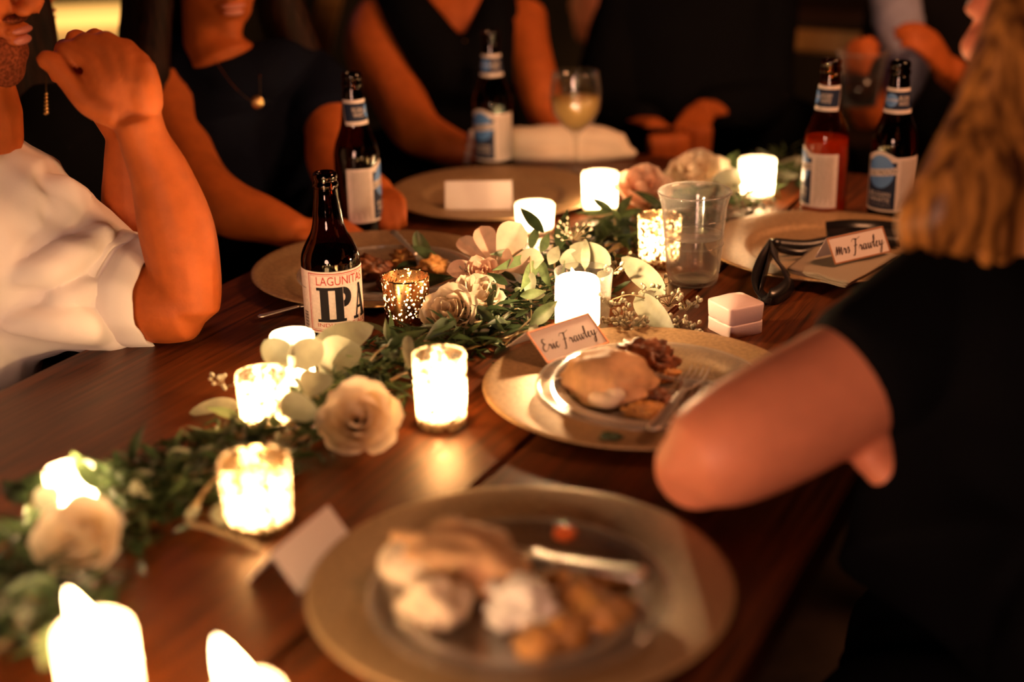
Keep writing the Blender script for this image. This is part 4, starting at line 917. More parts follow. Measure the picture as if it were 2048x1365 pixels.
seeded(1222, 548, .050, .012, 12, 'just right of the leaves over the pillar candle')
seeded(1245, 640, .020, .020, 28, 'at the right foot of the pillar candle')
seeded(1222, 610, .030, .014, 16, 'pressed against the right side of the clear candle cup')
seeded(1265, 655, .012, .018, 22, 'below the lower broad leaf by the name card')
seeded(1285, 588, .030, .012, 12, 'between the two broad silver leaves')
seeded(1340, 605, .025, .018, 18, 'to the right of the broad leaves near the cup')
seeded(1375, 615, .022, .016, 16, 'left of the ring box lid')
seeded(1355, 650, .012, .016, 16, 'left of the ring box base')
seeded(1320, 570, .035, .012, 12, 'at the foot of the plastic cup')
seeded(1385, 660, .012, .010, 10, 'on the wood touching the charger near the ring box')
seeded(445, 770, .012, .014, 12, 'trailing onto the wood left of the bright votives', 1.1)
seeded(1500, 418, .012, .028, 26, 'in front of the far frosted votive', 1.0)
seeded(1235, 535, .030, .02, 16, 'behind the broad leaf above the candle')
seeded(930, 545, .035, .010, 10, 'beside the small rosebud', .6)

# ---------------------------------------------------------------- people
def head_bm(b, c, fwd, s=1.0, up=Vector((0, 0, 1)), chin=0.0):
    """adds a head with nose, lips, chin, brow and ears to b; c its centre, fwd where it looks"""
    f = Vector(fwd).normalized(); x = f.cross(up).normalized(); u = x.cross(f); R = Matrix((x, f, u)).transposed()
    P = lambda v: Vector(c)+R @ (Vector(v)*s)
    def E(v, r): ell(b, P(v), tuple(k*s for k in r), R)
    E((0, -0.015, 0.030), (0.074, 0.092, 0.085)); E((0, 0.020, -0.030), (0.062, 0.070, 0.075)); E((0, 0.045, -0.068), (0.045, 0.042, 0.038)); E((0, 0.070, -0.096), (0.022, 0.018, 0.018))
    E((0, 0.072, 0.030), (0.048, 0.016, 0.012))
    for sx in (-1, 1):
        E((sx*0.040, 0.058, -0.025), (0.024, 0.024, 0.020)); E((sx*0.074, -0.012, -0.005), (0.008, 0.017, 0.030)); E((sx*0.079, -0.016, 0.008), (0.007, 0.012, 0.014))
        E((sx*0.010, 0.100, -0.034), (0.008, 0.010, 0.007)); E((sx*0.033, 0.074, 0.008), (0.015, 0.012, 0.010))
    tube(b, [(P((0, 0.082, 0.022)), 0.008*s), (P((0, 0.097, -0.008)), 0.009*s), (P((0, 0.108, -0.030)), 0.012*s)], 10, 4)
    E((0, 0.089, -0.055), (0.023, 0.010, 0.006)); E((0, 0.088, -0.066), (0.020, 0.010, 0.007))
    return P, R
def face_parts(t, P, R, s=1.0):
    for sx in (-1, 1):
        b = bmesh.new(); ell(b, P((sx*0.033, 0.0755, 0.009)), (0.0105*s,)*3); o = obj('eye', b, M['eye'], t, world=True)
        b = bmesh.new(); ell(b, P((sx*0.033, 0.0815, 0.008)), (0.0058*s, 0.0052*s, 0.0058*s)); obj('iris', b, M['iris'], o, world=True)
        b = bmesh.new(); tube(b, [(P((sx*0.016, 0.090, 0.030)), 0.0022), (P((sx*0.034, 0.088, 0.036)), 0.0028), (P((sx*0.052, 0.078, 0.028)), 0.0018)], 6, 3); obj('eyebrow', b, M['darkhair'], t, world=True)
    b = bmesh.new(); ell(b, P((0, 0.0935, -0.0555)), (0.020*s, 0.0075*s, 0.0042*s), R); ell(b, P((0, 0.093, -0.0655)), (0.017*s, 0.0075*s, 0.0052*s), R); obj('lips', b, M['lip'], t, world=True)
def hand_bm(b, w, knuckle_dir, back_n, side, s=1.0, curl=1.0, thumb=None, r=1.0):
    """w wrist; knuckle_dir towards the fingers; back_n out of the back of the hand; side = +-1 on which side the thumb leaves"""
    d = Vector(knuckle_dir).normalized(); n = Vector(back_n); n = (n-d*n.dot(d)).normalized(); x = d.cross(n)*side
    Q = lambda a, e, h: Vector(w)+(x*a+d*e+n*h)*s
    for k in range(4):  # metacarpals knit into a palm
        a = 0.030-0.020*k; tube(b, [(Q(a*0.45, 0.0, 0), 0.017*s), (Q(a*0.8, 0.045, 0.002), 0.0155*s), (Q(a, 0.088-0.003*abs(k-1), 0.003), 0.0125*s)], 12, 4)
    LN = [0.040, 0.045, 0.041, 0.032]
    for k in range(4):
        a = 0.032-0.0213*k; ln = LN[k]; p = Q(a, 0.088-0.003*abs(k-1), 0.002); ang = 0.0; pts = [(p, 0.0115*s*r)]
        for j, (seg, bend) in enumerate(((ln, 0.9), (ln*0.62, 1.45), (ln*0.48, 1.0))):
            ang += bend*curl*(1-0.04*k); v = d*math.cos(ang)-n*math.sin(ang); p = p+v*seg*s; pts.append((p, (0.0100-0.0010*j)*s*r*(0.9 if k == 3 else 1)))
        tube(b, pts, 12, 5)
    if thumb is None: thumb = [(0.030, 0.012, -0.012), (0.052, 0.045, -0.022), (0.050, 0.075, -0.034), (0.036, 0.095, -0.042)]
    tube(b, [(Q(*thumb[0]), 0.017*s), (Q(*thumb[1]), 0.0135*s), (Q(*thumb[2]), 0.0115*s), (Q(*thumb[3]), 0.0095*s)], 12, 5)
    return Q
def hair_bm(b, P, R, length, width, s=1.0, back=-0.03, front=False):
    """cap of hair with locks falling on both sides; lengths downwards in metres"""
    ell(b, P((0, -0.028, 0.045)), (0.088*s, 0.092*s, 0.088*s), R)
    for sx in (-1, 1):
        for k in range(4):
            yb = -0.06+0.03*k
            tube(b, [(P((sx*0.055, yb, 0.085)), 0.028), (P((sx*(0.088), yb, 0.01)), 0.026), (P((sx*(0.090+width*.4), yb+0.01, -0.08)), 0.028), (P((sx*(0.085+width), yb+(0.04 if front else 0), -0.08-length*0.5)), 0.030), (P((sx*(0.07+width), yb+(0.06 if front else 0), -0.08-length)), 0.014)], 10, 5)
    tube(b, [(P((0, -0.07, 0.08)), 0.06), (P((0, -0.10, -0.02)), 0.065), (P((0, -0.10, -0.08-length*0.5)), 0.06), (P((0, -0.09, -0.08-length*0.9)), 0.03)], 14, 5, side=R @ Vector((0, 1, 0)), flat=0.6)
def inner_arm(bs, neck, sh, elb, wr_):
    tube(bs, [(neck, .035), (sh, .030), (elb, .026), (wr_, .026)], 12, 5)
def seat_and_legs(t, hip, fwd, mleg, name='trousers', skirt=False, z_floor=0.0, foot=True):
    f = Vector(fwd); f.z = 0; f.normalize(); x = f.cross(Vector((0, 0, 1)))
    b = bmesh.new(); knees = []
    for sx in (-1, 1):
        h = hip+x*sx*0.09; kn = h+f*0.42+Vector((0, 0, 0.01)); an = kn-f*0.02; an.z = 0.09; knees.append(an)
        tube(b, [(h, 0.085), (h.lerp(kn, .5), 0.078), (kn, 0.060), (kn.lerp(an, .35), 0.058), (an, 0.042)], 14, 5)
    ell(b, hip+Vector((0, 0, 0.02)), (0.17, 0.14, 0.10), Matrix((x, f, Vector((0, 0, 1)))).transposed())
    if skirt: ell(b, hip+f*0.2+Vector((0, 0, 0)), (0.19, 0.28, 0.09), Matrix((x, f, Vector((0, 0, 1)))).transposed())
    obj(name, remesh(b, 0.012, 4), mleg, t, world=True)
    for an in knees:
        b = bmesh.new(); tube(b, [(an+Vector((0, 0, -0.01))-f*0.03, 0.040), (an+f*0.06+Vector((0, 0, -0.045)), 0.040), (an+f*0.17+Vector((0, 0, -0.060)), 0.030)], 12, 4)
        for v in b.verts: v.co.z = max(v.co.z, 0.0)
        obj('shoe', b, M['shoe'], t, world=True)
def chair(pos, fwd, label):
    f = Vector(fwd); f.z = 0; f.normalize(); rz = math.atan2(f.y, f.x)
    t = thing('dining_chair', label, 'chair', (pos.x, pos.y, 0), rz, 'wooden chairs round the table')
    obj('seat', box(bmesh.new(), (0, 0, 0.420), (0.42, 0.42, 0.03), None, 0.008), M['chairwood'], t, smooth=False)
    for sx in (-1, 1):
        for sy in (-1, 1): obj('leg', box(bmesh.new(), (sx*0.19, sy*0.19, 0.203), (0.032, 0.032, 0.406)), M['chairwood'], t, smooth=False)
    for sy in (-1, 1): obj('back_post', box(bmesh.new(), (-0.215, sy*0.19, 0.63), (0.030, 0.035, 0.36), None, 0.005), M['chairwood'], t, smooth=False)
    obj('top_rail', box(bmesh.new(), (-0.215, 0, 0.79), (0.032, 0.42, 0.05), None, 0.006), M['chairwood'], t, smooth=False)
    obj('cross_rail', box(bmesh.new(), (-0.215, 0, 0.62), (0.02, 0.36, 0.035)), M['chairwood'], t, smooth=False)
    return t
FW = (TW(0, 1)-TW(0, 0)).normalized()     # across the table, the way the left row of guests faces
UA = (TW(1, 0)-TW(0, 0)).normalized()     # along the table

# 1: man in the cream shirt, elbow on the table, fist under his chin
W_ = lambda x, y, d: atd(x, y, d)
hc = W_(-140, -70, 1.52); t = thing('person', 'bearded man in cream shirt leaning on his elbow with fist at his chin', 'person', TW(1.08, -1.36, -0.27))
hip = TW(1.05, -1.42, -0.22)
bs = bmesh.new(); Pf, Rf = head_bm(bs, hc, (0.97, -0.12, -0.10), 1.06)
tube(bs, [(hc+Vector((-0.02, 0, -0.05)), 0.062), (W_(-70, 230, 1.58), 0.062), (W_(-110, 340, 1.60), 0.075)], 16, 5)
el = W_(374, 608, 1.615); wr = W_(279, 250, 1.535)
tube(bs, [(W_(120, 560, 1.66), 0.055), (W_(250, 590, 1.64), 0.050), (W_(330, 612, 1.62), 0.044), (W_(378, 612, 1.612), 0.0395)], 18, 5)
tube(bs, [(W_(376, 622, 1.612), 0.036), (W_(372, 560, 1.605), 0.040), (W_(352, 455, 1.585), 0.0425), (W_(322, 355, 1.560), 0.034), (W_(290, 285, 1.542), 0.0275), (W_(274, 235, 1.530), 0.0265)], 18, 6)
dep = 1.515
KN = ((188, 124), (222, 110), (254, 110), (284, 128))
for (x0, y0), (x1, y1) in zip(((250, 225), (262, 215), (276, 210), (290, 215)), KN):
    tube(bs, [(W_(x0, y0, dep+.012), 0.020), (W_((x0+x1)/2, (y0+y1)/2, dep+.004), 0.0195), (W_(x1, y1, dep+.003), 0.0140)], 14, 5)
for (x1, y1), (xb, yb), rr_ in zip(KN, ((136, 102), (170, 88), (208, 84), (248, 96)), (.0125, .0128, .0122, .0110)):
    tube(bs, [(W_(x1, y1, dep+.003), rr_*1.08), (W_((x1+xb)/2, (y1+yb)/2-3, dep+.006), rr_*.93), (W_(xb, yb, dep+.014), rr_), (W_(xb-10, yb+26, dep+.034), rr_*.88), (W_(xb+2, yb+52, dep+.042), rr_*.85), (W_(xb+24, yb+64, dep+.034), rr_*.75)], 12, 5)
tube(bs, [(W_(232, 222, dep+.008), 0.020), (W_(180, 205, dep+.004), 0.0155), (W_(135, 158, dep), 0.0120), (W_(103, 125, dep), 0.0115), (W_(84, 119, dep), 0.0100)], 14, 6)
# the other forearm, just behind
tube(bs, [(W_(330, 560, 1.72), 0.036), (W_(275, 440, 1.70), 0.040), (W_(262, 330, 1.68), 0.032), (W_(255, 260, 1.66), 0.024)], 16, 5)
hand_bm(bs, W_(250, 255, 1.655), (-0.3, 0.1, 0.8), (0.2, 0.9, 0.1), -1, 0.95, 1.0)
tube(bs, [(W_(0, 600, 1.86), 0.05), (W_(150, 620, 1.80), 0.046), (W_(335, 590, 1.725), 0.036)], 16, 5)
obj('body', remesh(bs, 0.0032, 3), M['skin'], t, world=True)
face_parts(t, Pf, Rf, 1.06)
b = bmesh.new()
for v, r in (((0, 0.050, -0.080), (0.050, 0.046, 0.032)), ((0, 0.074, -0.098), (0.025, 0.019, 0.019)), ((-0.045, 0.018, -0.058), (0.022, 0.045, 0.040)), ((0.045, 0.018, -0.058), (0.022, 0.045, 0.040)), ((0, 0.088, -0.044), (0.028, 0.010, 0.005))): ell(b, Pf(v), tuple(k*1.06 for k in r), Rf)
obj('beard', remesh(b, 0.004, 3), M['beard'], t, world=True)
b = bmesh.new(); ell(b, Pf((0, -0.035, 0.055)), (0.084, 0.092, 0.080), Rf); ell(b, Pf((0, 0.01, 0.095)), (0.066, 0.075, 0.040), Rf); obj('hair', wrinkle(remesh(b, 0.006, 3), 0.004, 60), M['darkhair'], t, world=True)
b = bmesh.new()
sh = W_(-120, 400, 1.62)
tube(b, [(sh, 0.115), (W_(-30, 490, 1.64), 0.125), (W_(70, 540, 1.65), 0.112), (W_(150, 560, 1.648), 0.092), (W_(215, 580, 1.642), 0.074), (W_(262, 588, 1.636), 0.062)], 22, 6)
for q_ in ([(20, 560, 1.548, .008), (90, 545, 1.552, .017), (160, 505, 1.572, .018), (212, 462, 1.60, .011)], [(20, 650, 1.560, .010), (90, 645, 1.560, .018), (170, 650, 1.576, .018), (215, 662, 1.61, .010)], [(60, 378, 1.59, .012), (120, 388, 1.60, .020), (165, 402, 1.62, .012)], [(-60, 470, 1.525, .012), (0, 440, 1.545, .014), (70, 455, 1.565, .008)], [(100, 600, 1.552, .006), (160, 585, 1.565, .011), (215, 560, 1.585, .007)]):
    tube(b, [(W_(x_, y_, d_), r_2) for x_, y_, d_, r_2 in q_], 12, 5)
tube(b, [(W_(30, 470, 1.62), 0.075), (W_(110, 440, 1.62), 0.048), (W_(150, 410, 1.63), 0.030)], 14, 5)
tube(b, [(TW(1.10, -1.27, 0.13), 0.12), (TW(1.06, -1.30, 0.0), 0.155), (TW(1.03, -1.36, -0.15), 0.165), (TW(1.03, -1.40, -0.25), 0.16)], 24, 6, side=FW, flat=0.80)
tube(b, [(TW(1.00, -1.26, 0.15), 0.075), (TW(1.12, -1.27, 0.13), 0.085), (W_(-70, 360, 1.85), 0.065)], 18, 5)
tube(b, [(W_(-70, 360, 1.85), 0.065), (W_(20, 500, 1.85), 0.060), (W_(130, 620, 1.80), 0.052)], 18, 5)
me = remesh(b, 0.0045, 12); shirt = obj('shirt', wrinkle(wrinkle(me, 0.013, 10, 4.2, (1, 1, 1.6)), 0.004, 24, 1.0), M['shirt'], t, world=True)
# rolled cuff: two flared overlapping bands ending in a clean edge
b = bmesh.new()
ax0, ax1 = W_(232, 575, 1.643), W_(315, 598, 1.625)
dd = (ax1-ax0).normalized(); u_ = dd.cross(Vector((0, -1, 0.3))).normalized(); v_ = dd.cross(u_)
def cuff(o, l, r0, r1, seed, n=48):
    rings = []
    for (e, r) in ((0, r0-0.006), (0.003, r0), (l*0.5, (r0+r1)/2+0.002), (l*0.97, r1), (l, r1-0.003), (l*0.9, r1-0.006), (l*0.4, r0-0.008)):
        rings.append([b.verts.new(o+dd*(e+0.012*math.sin(2*PI*k/n*1+seed)*e/l)+(u_*math.cos(2*PI*k/n)*1.0+v_*math.sin(2*PI*k/n))*(r+0.0035*math.sin(2*PI*k/n*3+seed*3)+0.0015*math.sin(k*1.3))) for k in range(n)])
    for p_, q_ in zip(rings, rings[1:]):
        for k in range(n): b.faces.new((p_[k], p_[(k+1) % n], q_[(k+1) % n], q_[k]))
cuff(ax0-dd*0.012, 0.042, 0.071, 0.068, 0.4); cuff(ax0+dd*0.022, 0.036, 0.069, 0.058, 2.0)
bmesh.ops.recalc_face_normals(b, faces=b.faces[:]); obj('rolled_cuff', b, M['shirt'], t, world=True)
b = bmesh.new(); tube(b, [(W_(-190, 330, 1.58), 0.016), (W_(-120, 310, 1.54), 0.020), (W_(-60, 270, 1.52), 0.018), (W_(-40, 330, 1.50), 0.012)], 12, 5, side=(0, 1, 0), flat=0.5); obj('collar', b, M['shirt'], t, world=True)
seat_and_legs(t, hip, FW, M['trouser'])
chair(TW(1.03, -1.44), FW, 'wooden chair under the man in the cream shirt')

# 7: dark haired woman behind him with a beaded earring
t = thing('person', 'woman in black with long dark hair and beaded earring behind the bearded man', 'person', TW(1.52, -1.62, -0.27))
hc = W_(-30, -50, 2.02); hip = TW(1.46, -1.72, -0.22)
bs = bmesh.new(); Pf, Rf = head_bm(bs, hc, (0.75, 0.55, -0.05), 0.95)
nb = W_(110, 240, 2.05)
tube(bs, [(hc-Vector((0, 0, .04)), .05), (hc.lerp(nb, .7), .040), (nb-Vector((0, 0, .04)), .04)], 14, 4)
for s_ in (-1, 1):
    w0 = nb+UA*s_*.13-Vector((0, 0, .30))+FW*.13; inner_arm(bs, nb-Vector((0, 0, .04)), nb+UA*s_*.12-Vector((0, 0, .05)), nb+UA*s_*.15-Vector((0, 0, .20)), w0); tube(bs, [(w0, .032), (w0+FW*.10-UA*s_*.03, .024)], 12, 4); hand_bm(bs, w0+FW*.10-UA*s_*.03, FW-UA*s_*.3, (0, 0, 1), s_, .85, .5)
obj('body', remesh(bs, 0.006, 3), M['skin'], t, world=True); face_parts(t, Pf, Rf, .95)
b = bmesh.new(); tube(b, [(hc.lerp(nb, .62), .050), (nb, .09), (nb-Vector((0, 0, .10)), .14), (nb.lerp(hip, .6), .14), (hip, .16)], 20, 5, side=FW, flat=.7)
for s_ in (-1, 1): tube(b, [(nb+UA*s_*.11-Vector((0, 0, .03)), .06), (nb+UA*s_*.16-Vector((0, 0, .18)), .048), (nb+UA*s_*.13-Vector((0, 0, .30))+FW*.12, .040)], 14, 5)
obj('black_dress', wrinkle(remesh(b, 0.009, 4), .005, 18), M['blackcloth'], t, world=True)
b = bmesh.new(); hair_bm(b, Pf, Rf, 0.26, 0.010, 1.0); obj('hair', wrinkle(remesh(b, .007, 3), .004, 35, 2, (1, 1, .2)), M['darkhair'], t, world=True)
b = bmesh.new()
for k in range(6): ell(b, W_(92, 188+k*7.5, 1.86), (.0022+.0003*k,)*3, None, 2)
tube(b, [(W_(92, 150, 1.88), .0006), (W_(92, 226, 1.86), .0006)], 5, 2); obj('earring', b, M['goldm'], t, world=True)
seat_and_legs(t, hip, FW, M['blackcloth'], 'dress_skirt'); chair(TW(1.46, -1.74), FW, 'wooden chair under the dark haired woman with the earring')

# 2: woman in the navy top
t = thing('person', 'woman in navy open-shoulder top with pendant, forearms resting on the table', 'person', TW(1.80, -1.46, -0.27))
hc = W_(425, -90, 2.18); hip = TW(1.82, -1.62, -0.22)
bs = bmesh.new(); Pf, Rf = head_bm(bs, hc, (0.45, -0.85, -0.15), 0.98)
tube(bs, [(hc-Vector((0, 0, .03)), .052), (W_(425, 75, 2.20), .046), (W_(445, 130, 2.20), .060)], 16, 5)
tube(bs, [(W_(445, 120, 2.20), .060), (W_(470, 200, 2.24), .085), (W_(480, 300, 2.27), .09)], 20, 5, side=(0, 1, 0), flat=.6)
tube(bs, [(W_(330, 185, 2.20), .052), (W_(360, 280, 2.14), .044), (W_(400, 365, 2.07), .043), (W_(455, 415, 2.03), .042), (W_(530, 440, 2.01), .034), (W_(600, 468, 1.99), .024)], 16, 6)
hand_bm(bs, W_(600, 468, 1.985), (0.75, 0.12, -0.10), (0, -.3, 1), -1, .85, .7)
tube(bs, [(W_(625, 170, 2.28), .050), (W_(665, 250, 2.22), .046), (W_(672, 330, 2.16), .043), (W_(720, 370, 2.12), .036), (W_(765, 390, 2.10), .024)], 16, 6)
hand_bm(bs, W_(765, 388, 2.10), (0.1, -0.6, -0.02), (0, -.2, 1), 1, .72, 1.0)
obj('body', remesh(bs, .0055, 4), M['skin'], t, world=True); face_parts(t, Pf, Rf, .98)
b = bmesh.new()
tube(b, [(W_(470, 200, 2.23), .135), (W_(480, 290, 2.26), .150), (W_(490, 400, 2.30), .150), (hip+Vector((0, 0, .05)), .16)], 26, 6, side=FW, flat=.62)
tube(b, [(W_(330, 130, 2.24), .045), (W_(310, 165, 2.23), .050), (W_(318, 205, 2.19), .054), (W_(332, 240, 2.17), .050)], 16, 5)
tube(b, [(W_(600, 140, 2.28), .050), (W_(640, 190, 2.26), .058), (W_(655, 245, 2.22), .054)], 16, 5)
tube(b, [(W_(320, 105, 2.26), .035), (W_(390, 145, 2.22), .050), (W_(470, 170, 2.20), .055), (W_(560, 140, 2.24), .050), (W_(610, 125, 2.28), .035)], 16, 5)
obj('navy_top', wrinkle(remesh(b, .007, 5), .006, 14, 5), M['navycloth'], t, world=True)
b = bmesh.new(); hair_bm(b, Pf, Rf, .24, .045, 1.0, front=True); obj('hair', wrinkle(remesh(b, .007, 3), .004, 35, 2, (1, 1, .2)), M['darkhair'], t, world=True)
b = bmesh.new(); ell(b, W_(515, 205, 2.065), (.009, .004, .010)); obj('pendant', b, M['goldm'], t, world=True)
b = bmesh.new(); tube(b, [(W_(430, 120, 2.14), .0005), (W_(470, 175, 2.08), .0005), (W_(515, 205, 2.067), .0005), (W_(520, 150, 2.10), .0005)], 5, 5); obj('necklace', b, M['goldm'], t, world=True)
seat_and_legs(t, hip, FW, M['navycloth'], 'skirt'); chair(TW(1.85, -1.66), FW, 'wooden chair under the woman in the navy top')

# 3: woman in black dress with a deep neckline
t = thing('person', 'woman in sleeveless black dress with plunging neckline behind the far charger', 'person', TW(2.32, -1.42, -0.27))
hc = W_(905, -190, 2.62); hip = TW(2.34, -1.62, -0.22)
bs = bmesh.new(); Pf, Rf = head_bm(bs, hc, (0.3, -0.9, -0.15), 0.98)
tube(bs, [(hc-Vector((0, 0, .03)), .052), (W_(905, -60, 2.62), .046), (W_(905, -20, 2.62), .065)], 16, 5)
tube(bs, [(W_(905, -30, 2.62), .09), (W_(900, 40, 2.62), .13), (W_(900, 110, 2.64), .125)], 20, 5, side=(0, 1, 0), flat=.62)
tube(bs, [(W_(765, 35, 2.62), .052), (W_(752, 95, 2.58), .060), (W_(790, 180, 2.53), .050), (W_(830, 255, 2.48), .045), (W_(880, 285, 2.46), .036), (W_(945, 308, 2.44), .026)], 18, 6)
hand_bm(bs, W_(945, 308, 2.44), (0.8, 0.1, -0.05), (0, -.3, 1), -1, .85, .6)
tube(bs, [(W_(1045, 30, 2.66), .046), (W_(1050, 90, 2.62), .046), (W_(1075, 170, 2.57), .040), (W_(1098, 240, 2.54), .034), (W_(1125, 300, 2.50), .028)], 16, 6)
hand_bm(bs, W_(1125, 295, 2.50), (0.4, -0.5, -0.1), (0, -.3, 1), 1, .85, .6)
obj('body', remesh(bs, .0055, 4), M['skin'], t, world=True); face_parts(t, Pf, Rf, .98)
b = bmesh.new()
tube(b, [(W_(905, 150, 2.66), .125), (W_(910, 230, 2.68), .135), (W_(920, 320, 2.72), .14), (hip+Vector((0, 0, .05)), .155)], 26, 6, side=FW, flat=.70)
tube(b, [(W_(770, -25, 2.63), .030), (W_(815, 30, 2.55), .045), (W_(860, 95, 2.53), .055), (W_(900, 150, 2.53), .060)], 16, 6)
tube(b, [(W_(985, -30, 2.63), .030), (W_(985, 30, 2.57), .034), (W_(970, 95, 2.54), .045), (W_(940, 150, 2.53), .060)], 16, 6)
tube(b, [(W_(1010, -10, 2.66), .030), (W_(1015, 70, 2.62), .036), (W_(990, 160, 2.60), .05)], 14, 5)
obj('black_dress', wrinkle(remesh(b, .007, 4), .004, 14, 5), M['blackcloth'], t, world=True)
b = bmesh.new(); hair_bm(b, Pf, Rf, .16, .02, 1.0); obj('hair', wrinkle(remesh(b, .008, 3), .004, 35, 2, (1, 1, .2)), M['darkhair'], t, world=True)
b = bmesh.new(); ell(b, W_(930, 92, 2.50), (.006, .004, .010)); obj('pendant', b, M['goldm'], t, world=True)
b = bmesh.new()
for k in range(14): a = 2*PI*k/14; c = W_(938, 300, 2.44); ell(b, c+Vector((0.006*math.sin(a), 0.029*math.cos(a), 0.029*math.sin(a))), (.0055,)*3, None, 2)
obj('pearl_bracelet', b, M['pearl'], t, world=True)
seat_and_legs(t, hip, FW, M['blackcloth'], 'dress_skirt'); chair(TW(2.36, -1.68), FW, 'wooden chair under the woman with the deep neckline')

# 4: man in black at the table's end
t = thing('person', 'man in black suit with folded hands at the far end of the table', 'person', TW(2.85, -0.95, -0.27))
BK = -UA; hc = W_(1372, -195, 2.85); hip = TW(3.05, -0.85, -0.22)
bs = bmesh.new(); Pf, Rf = head_bm(bs, hc, BK, 1.02); tube(bs, [(hc-Vector((0, 0, .04)), .058), (hc-Vector((0, 0, .18)), .06)], 14, 4)
ha = W_(1398, 226, 2.70); hb = W_(1312, 262, 2.64)
TH = [(0.028, 0.012, -0.012), (0.040, 0.040, -0.026), (0.030, 0.062, -0.040), (0.010, 0.070, -0.046)]
hand_bm(bs, ha, (-.3, -1, -.45), (-.1, -.5, .8), 1, .92, 1.6, TH, 1.2); hand_bm(bs, hb, (.2, -1, -.35), (0, -.5, .8), -1, .92, 1.6, TH, 1.2)
inner_arm(bs, hc-Vector((0, 0, .17)), W_(1500, 0, 2.88), W_(1525, 205, 2.82), ha); inner_arm(bs, hc-Vector((0, 0, .17)), W_(1262, 0, 2.88), W_(1215, 225, 2.80), hb)
for v in bs.verts: v.co.z = max(v.co.z, TZ+0.004) if v.co.z > TZ-0.05 else v.co.z
obj('body', remesh(bs, .006, 4), M['skin'], t, world=True); face_parts(t, Pf, Rf, 1.02)
b = bmesh.new()
tube(b, [(W_(1372, -70, 2.86), .09), (W_(1375, 0, 2.88), .165), (W_(1350, 120, 2.90), .20), (W_(1350, 250, 2.94), .19), (hip, .18)], 28, 6, side=UA, flat=.62)
tube(b, [(W_(1262, -10, 2.90), .06), (W_(1225, 120, 2.86), .056), (W_(1215, 225, 2.80), .050), (W_(1296, 256, 2.70), .038)], 18, 5)
tube(b, [(W_(1530, -10, 2.90), .07), (W_(1530, 110, 2.86), .058), (W_(1525, 205, 2.82), .050), (W_(1420, 220, 2.74), .038)], 18, 5)
obj('black_suit', wrinkle(remesh(b, .008, 4), .006, 12, 5), M['blackcloth'], t, world=True)
b = bmesh.new(); ell(b, Pf((0, -0.035, 0.055)), (0.082, 0.090, 0.080), Rf); obj('hair', remesh(b, .006, 3), M['darkhair'], t, world=True)
seat_and_legs(t, hip, BK, M['trouser']); chair(TW(3.08, -0.85), BK, 'wooden chair under the man in black at the table end')

# 5: guest with pale blue shirt holding a cup, at the far end on the right
t = thing('person', 'guest in pale blue shirt and dark vest holding a plastic cup at far right', 'person', TW(2.85, -0.38, -0.27))
hc = W_(1930, -190, 2.76); hip = TW(3.05, -0.36, -0.22)
bs = bmesh.new(); Pf, Rf = head_bm(bs, hc, BK, 1.0); tube(bs, [(hc-Vector((0, 0, .04)), .056), (hc-Vector((0, 0, .18)), .06)], 14, 4)
tube(bs, [(W_(1940, 170, 2.66), .034), (W_(1895, 140, 2.58), .028)], 12, 3); hand_bm(bs, W_(1895, 142, 2.57), (-0.6, -0.2, 0.7), (0.6, -.6, .3), 1, .78, .45)
tube(bs, [(W_(1740, 235, 2.66), .032), (W_(1715, 190, 2.60), .027)], 12, 3); hand_bm(bs, W_(1715, 192, 2.60), (-0.2, -0.4, 0.75), (-0.7, -.5, .2), -1, .80, .7)
inner_arm(bs, hc-Vector((0, 0, .17)), W_(1790, -10, 2.76), W_(1805, 120, 2.68), W_(1740, 235, 2.66)); inner_arm(bs, hc-Vector((0, 0, .17)), W_(2075, 0, 2.80), W_(2072, 130, 2.76), W_(1940, 170, 2.66))
obj('body', remesh(bs, .006, 4), M['skin'], t, world=True); face_parts(t, Pf, Rf, 1.0)
b = bmesh.new()
tube(b, [(W_(1930, -80, 2.78), .08), (W_(1925, 0, 2.80), .18), (W_(1920, 150, 2.84), .185), (hip, .18)], 28, 6, side=UA, flat=.6)
obj('dark_vest', wrinkle(remesh(b, .009, 4), .005, 12, 6), M['trouser'], t, world=True)
b = bmesh.new()
tube(b, [(W_(1790, -20, 2.74), .050), (W_(1800, 70, 2.68), .045), (W_(1812, 150, 2.66), .040), (W_(1762, 230, 2.68), .038)], 16, 5)
tube(b, [(W_(2080, -10, 2.80), .06), (W_(2075, 120, 2.76), .05), (W_(1975, 195, 2.70), .042)], 16, 5)
obj('shirt_sleeves', wrinkle(remesh(b, .007, 4), .006, 25, 6), M['bluecloth'], t, world=True)
b = bmesh.new(); ell(b, Pf((0, -0.035, 0.055)), (0.082, 0.090, 0.080), Rf); obj('hair', remesh(b, .006, 3), M['darkhair'], t, world=True)
seat_and_legs(t, hip, BK, M['trouser']); chair(TW(3.08, -0.36), BK, 'wooden chair under the guest in the pale blue shirt')
p = W_(1722, 172, 2.53); t = thing('plastic_cup', 'dark drink in a clear plastic cup held up behind the amber bottle', 'cup', p)
obj('cup_wall', lathe(bmesh.new(), [(0, -.035), (.029, -.035), (.033, .0), (.042, .055), (.046, .060), (.044, .061), (.041, .055), (.031, 0), (.027, -.032), (0, -.032)], 40), M['plastic'], t)
obj('drink', lathe(bmesh.new(), [(0, -.031), (.027, -.031), (.0345, .020), (0, .020)], 32), M['beer'], t)

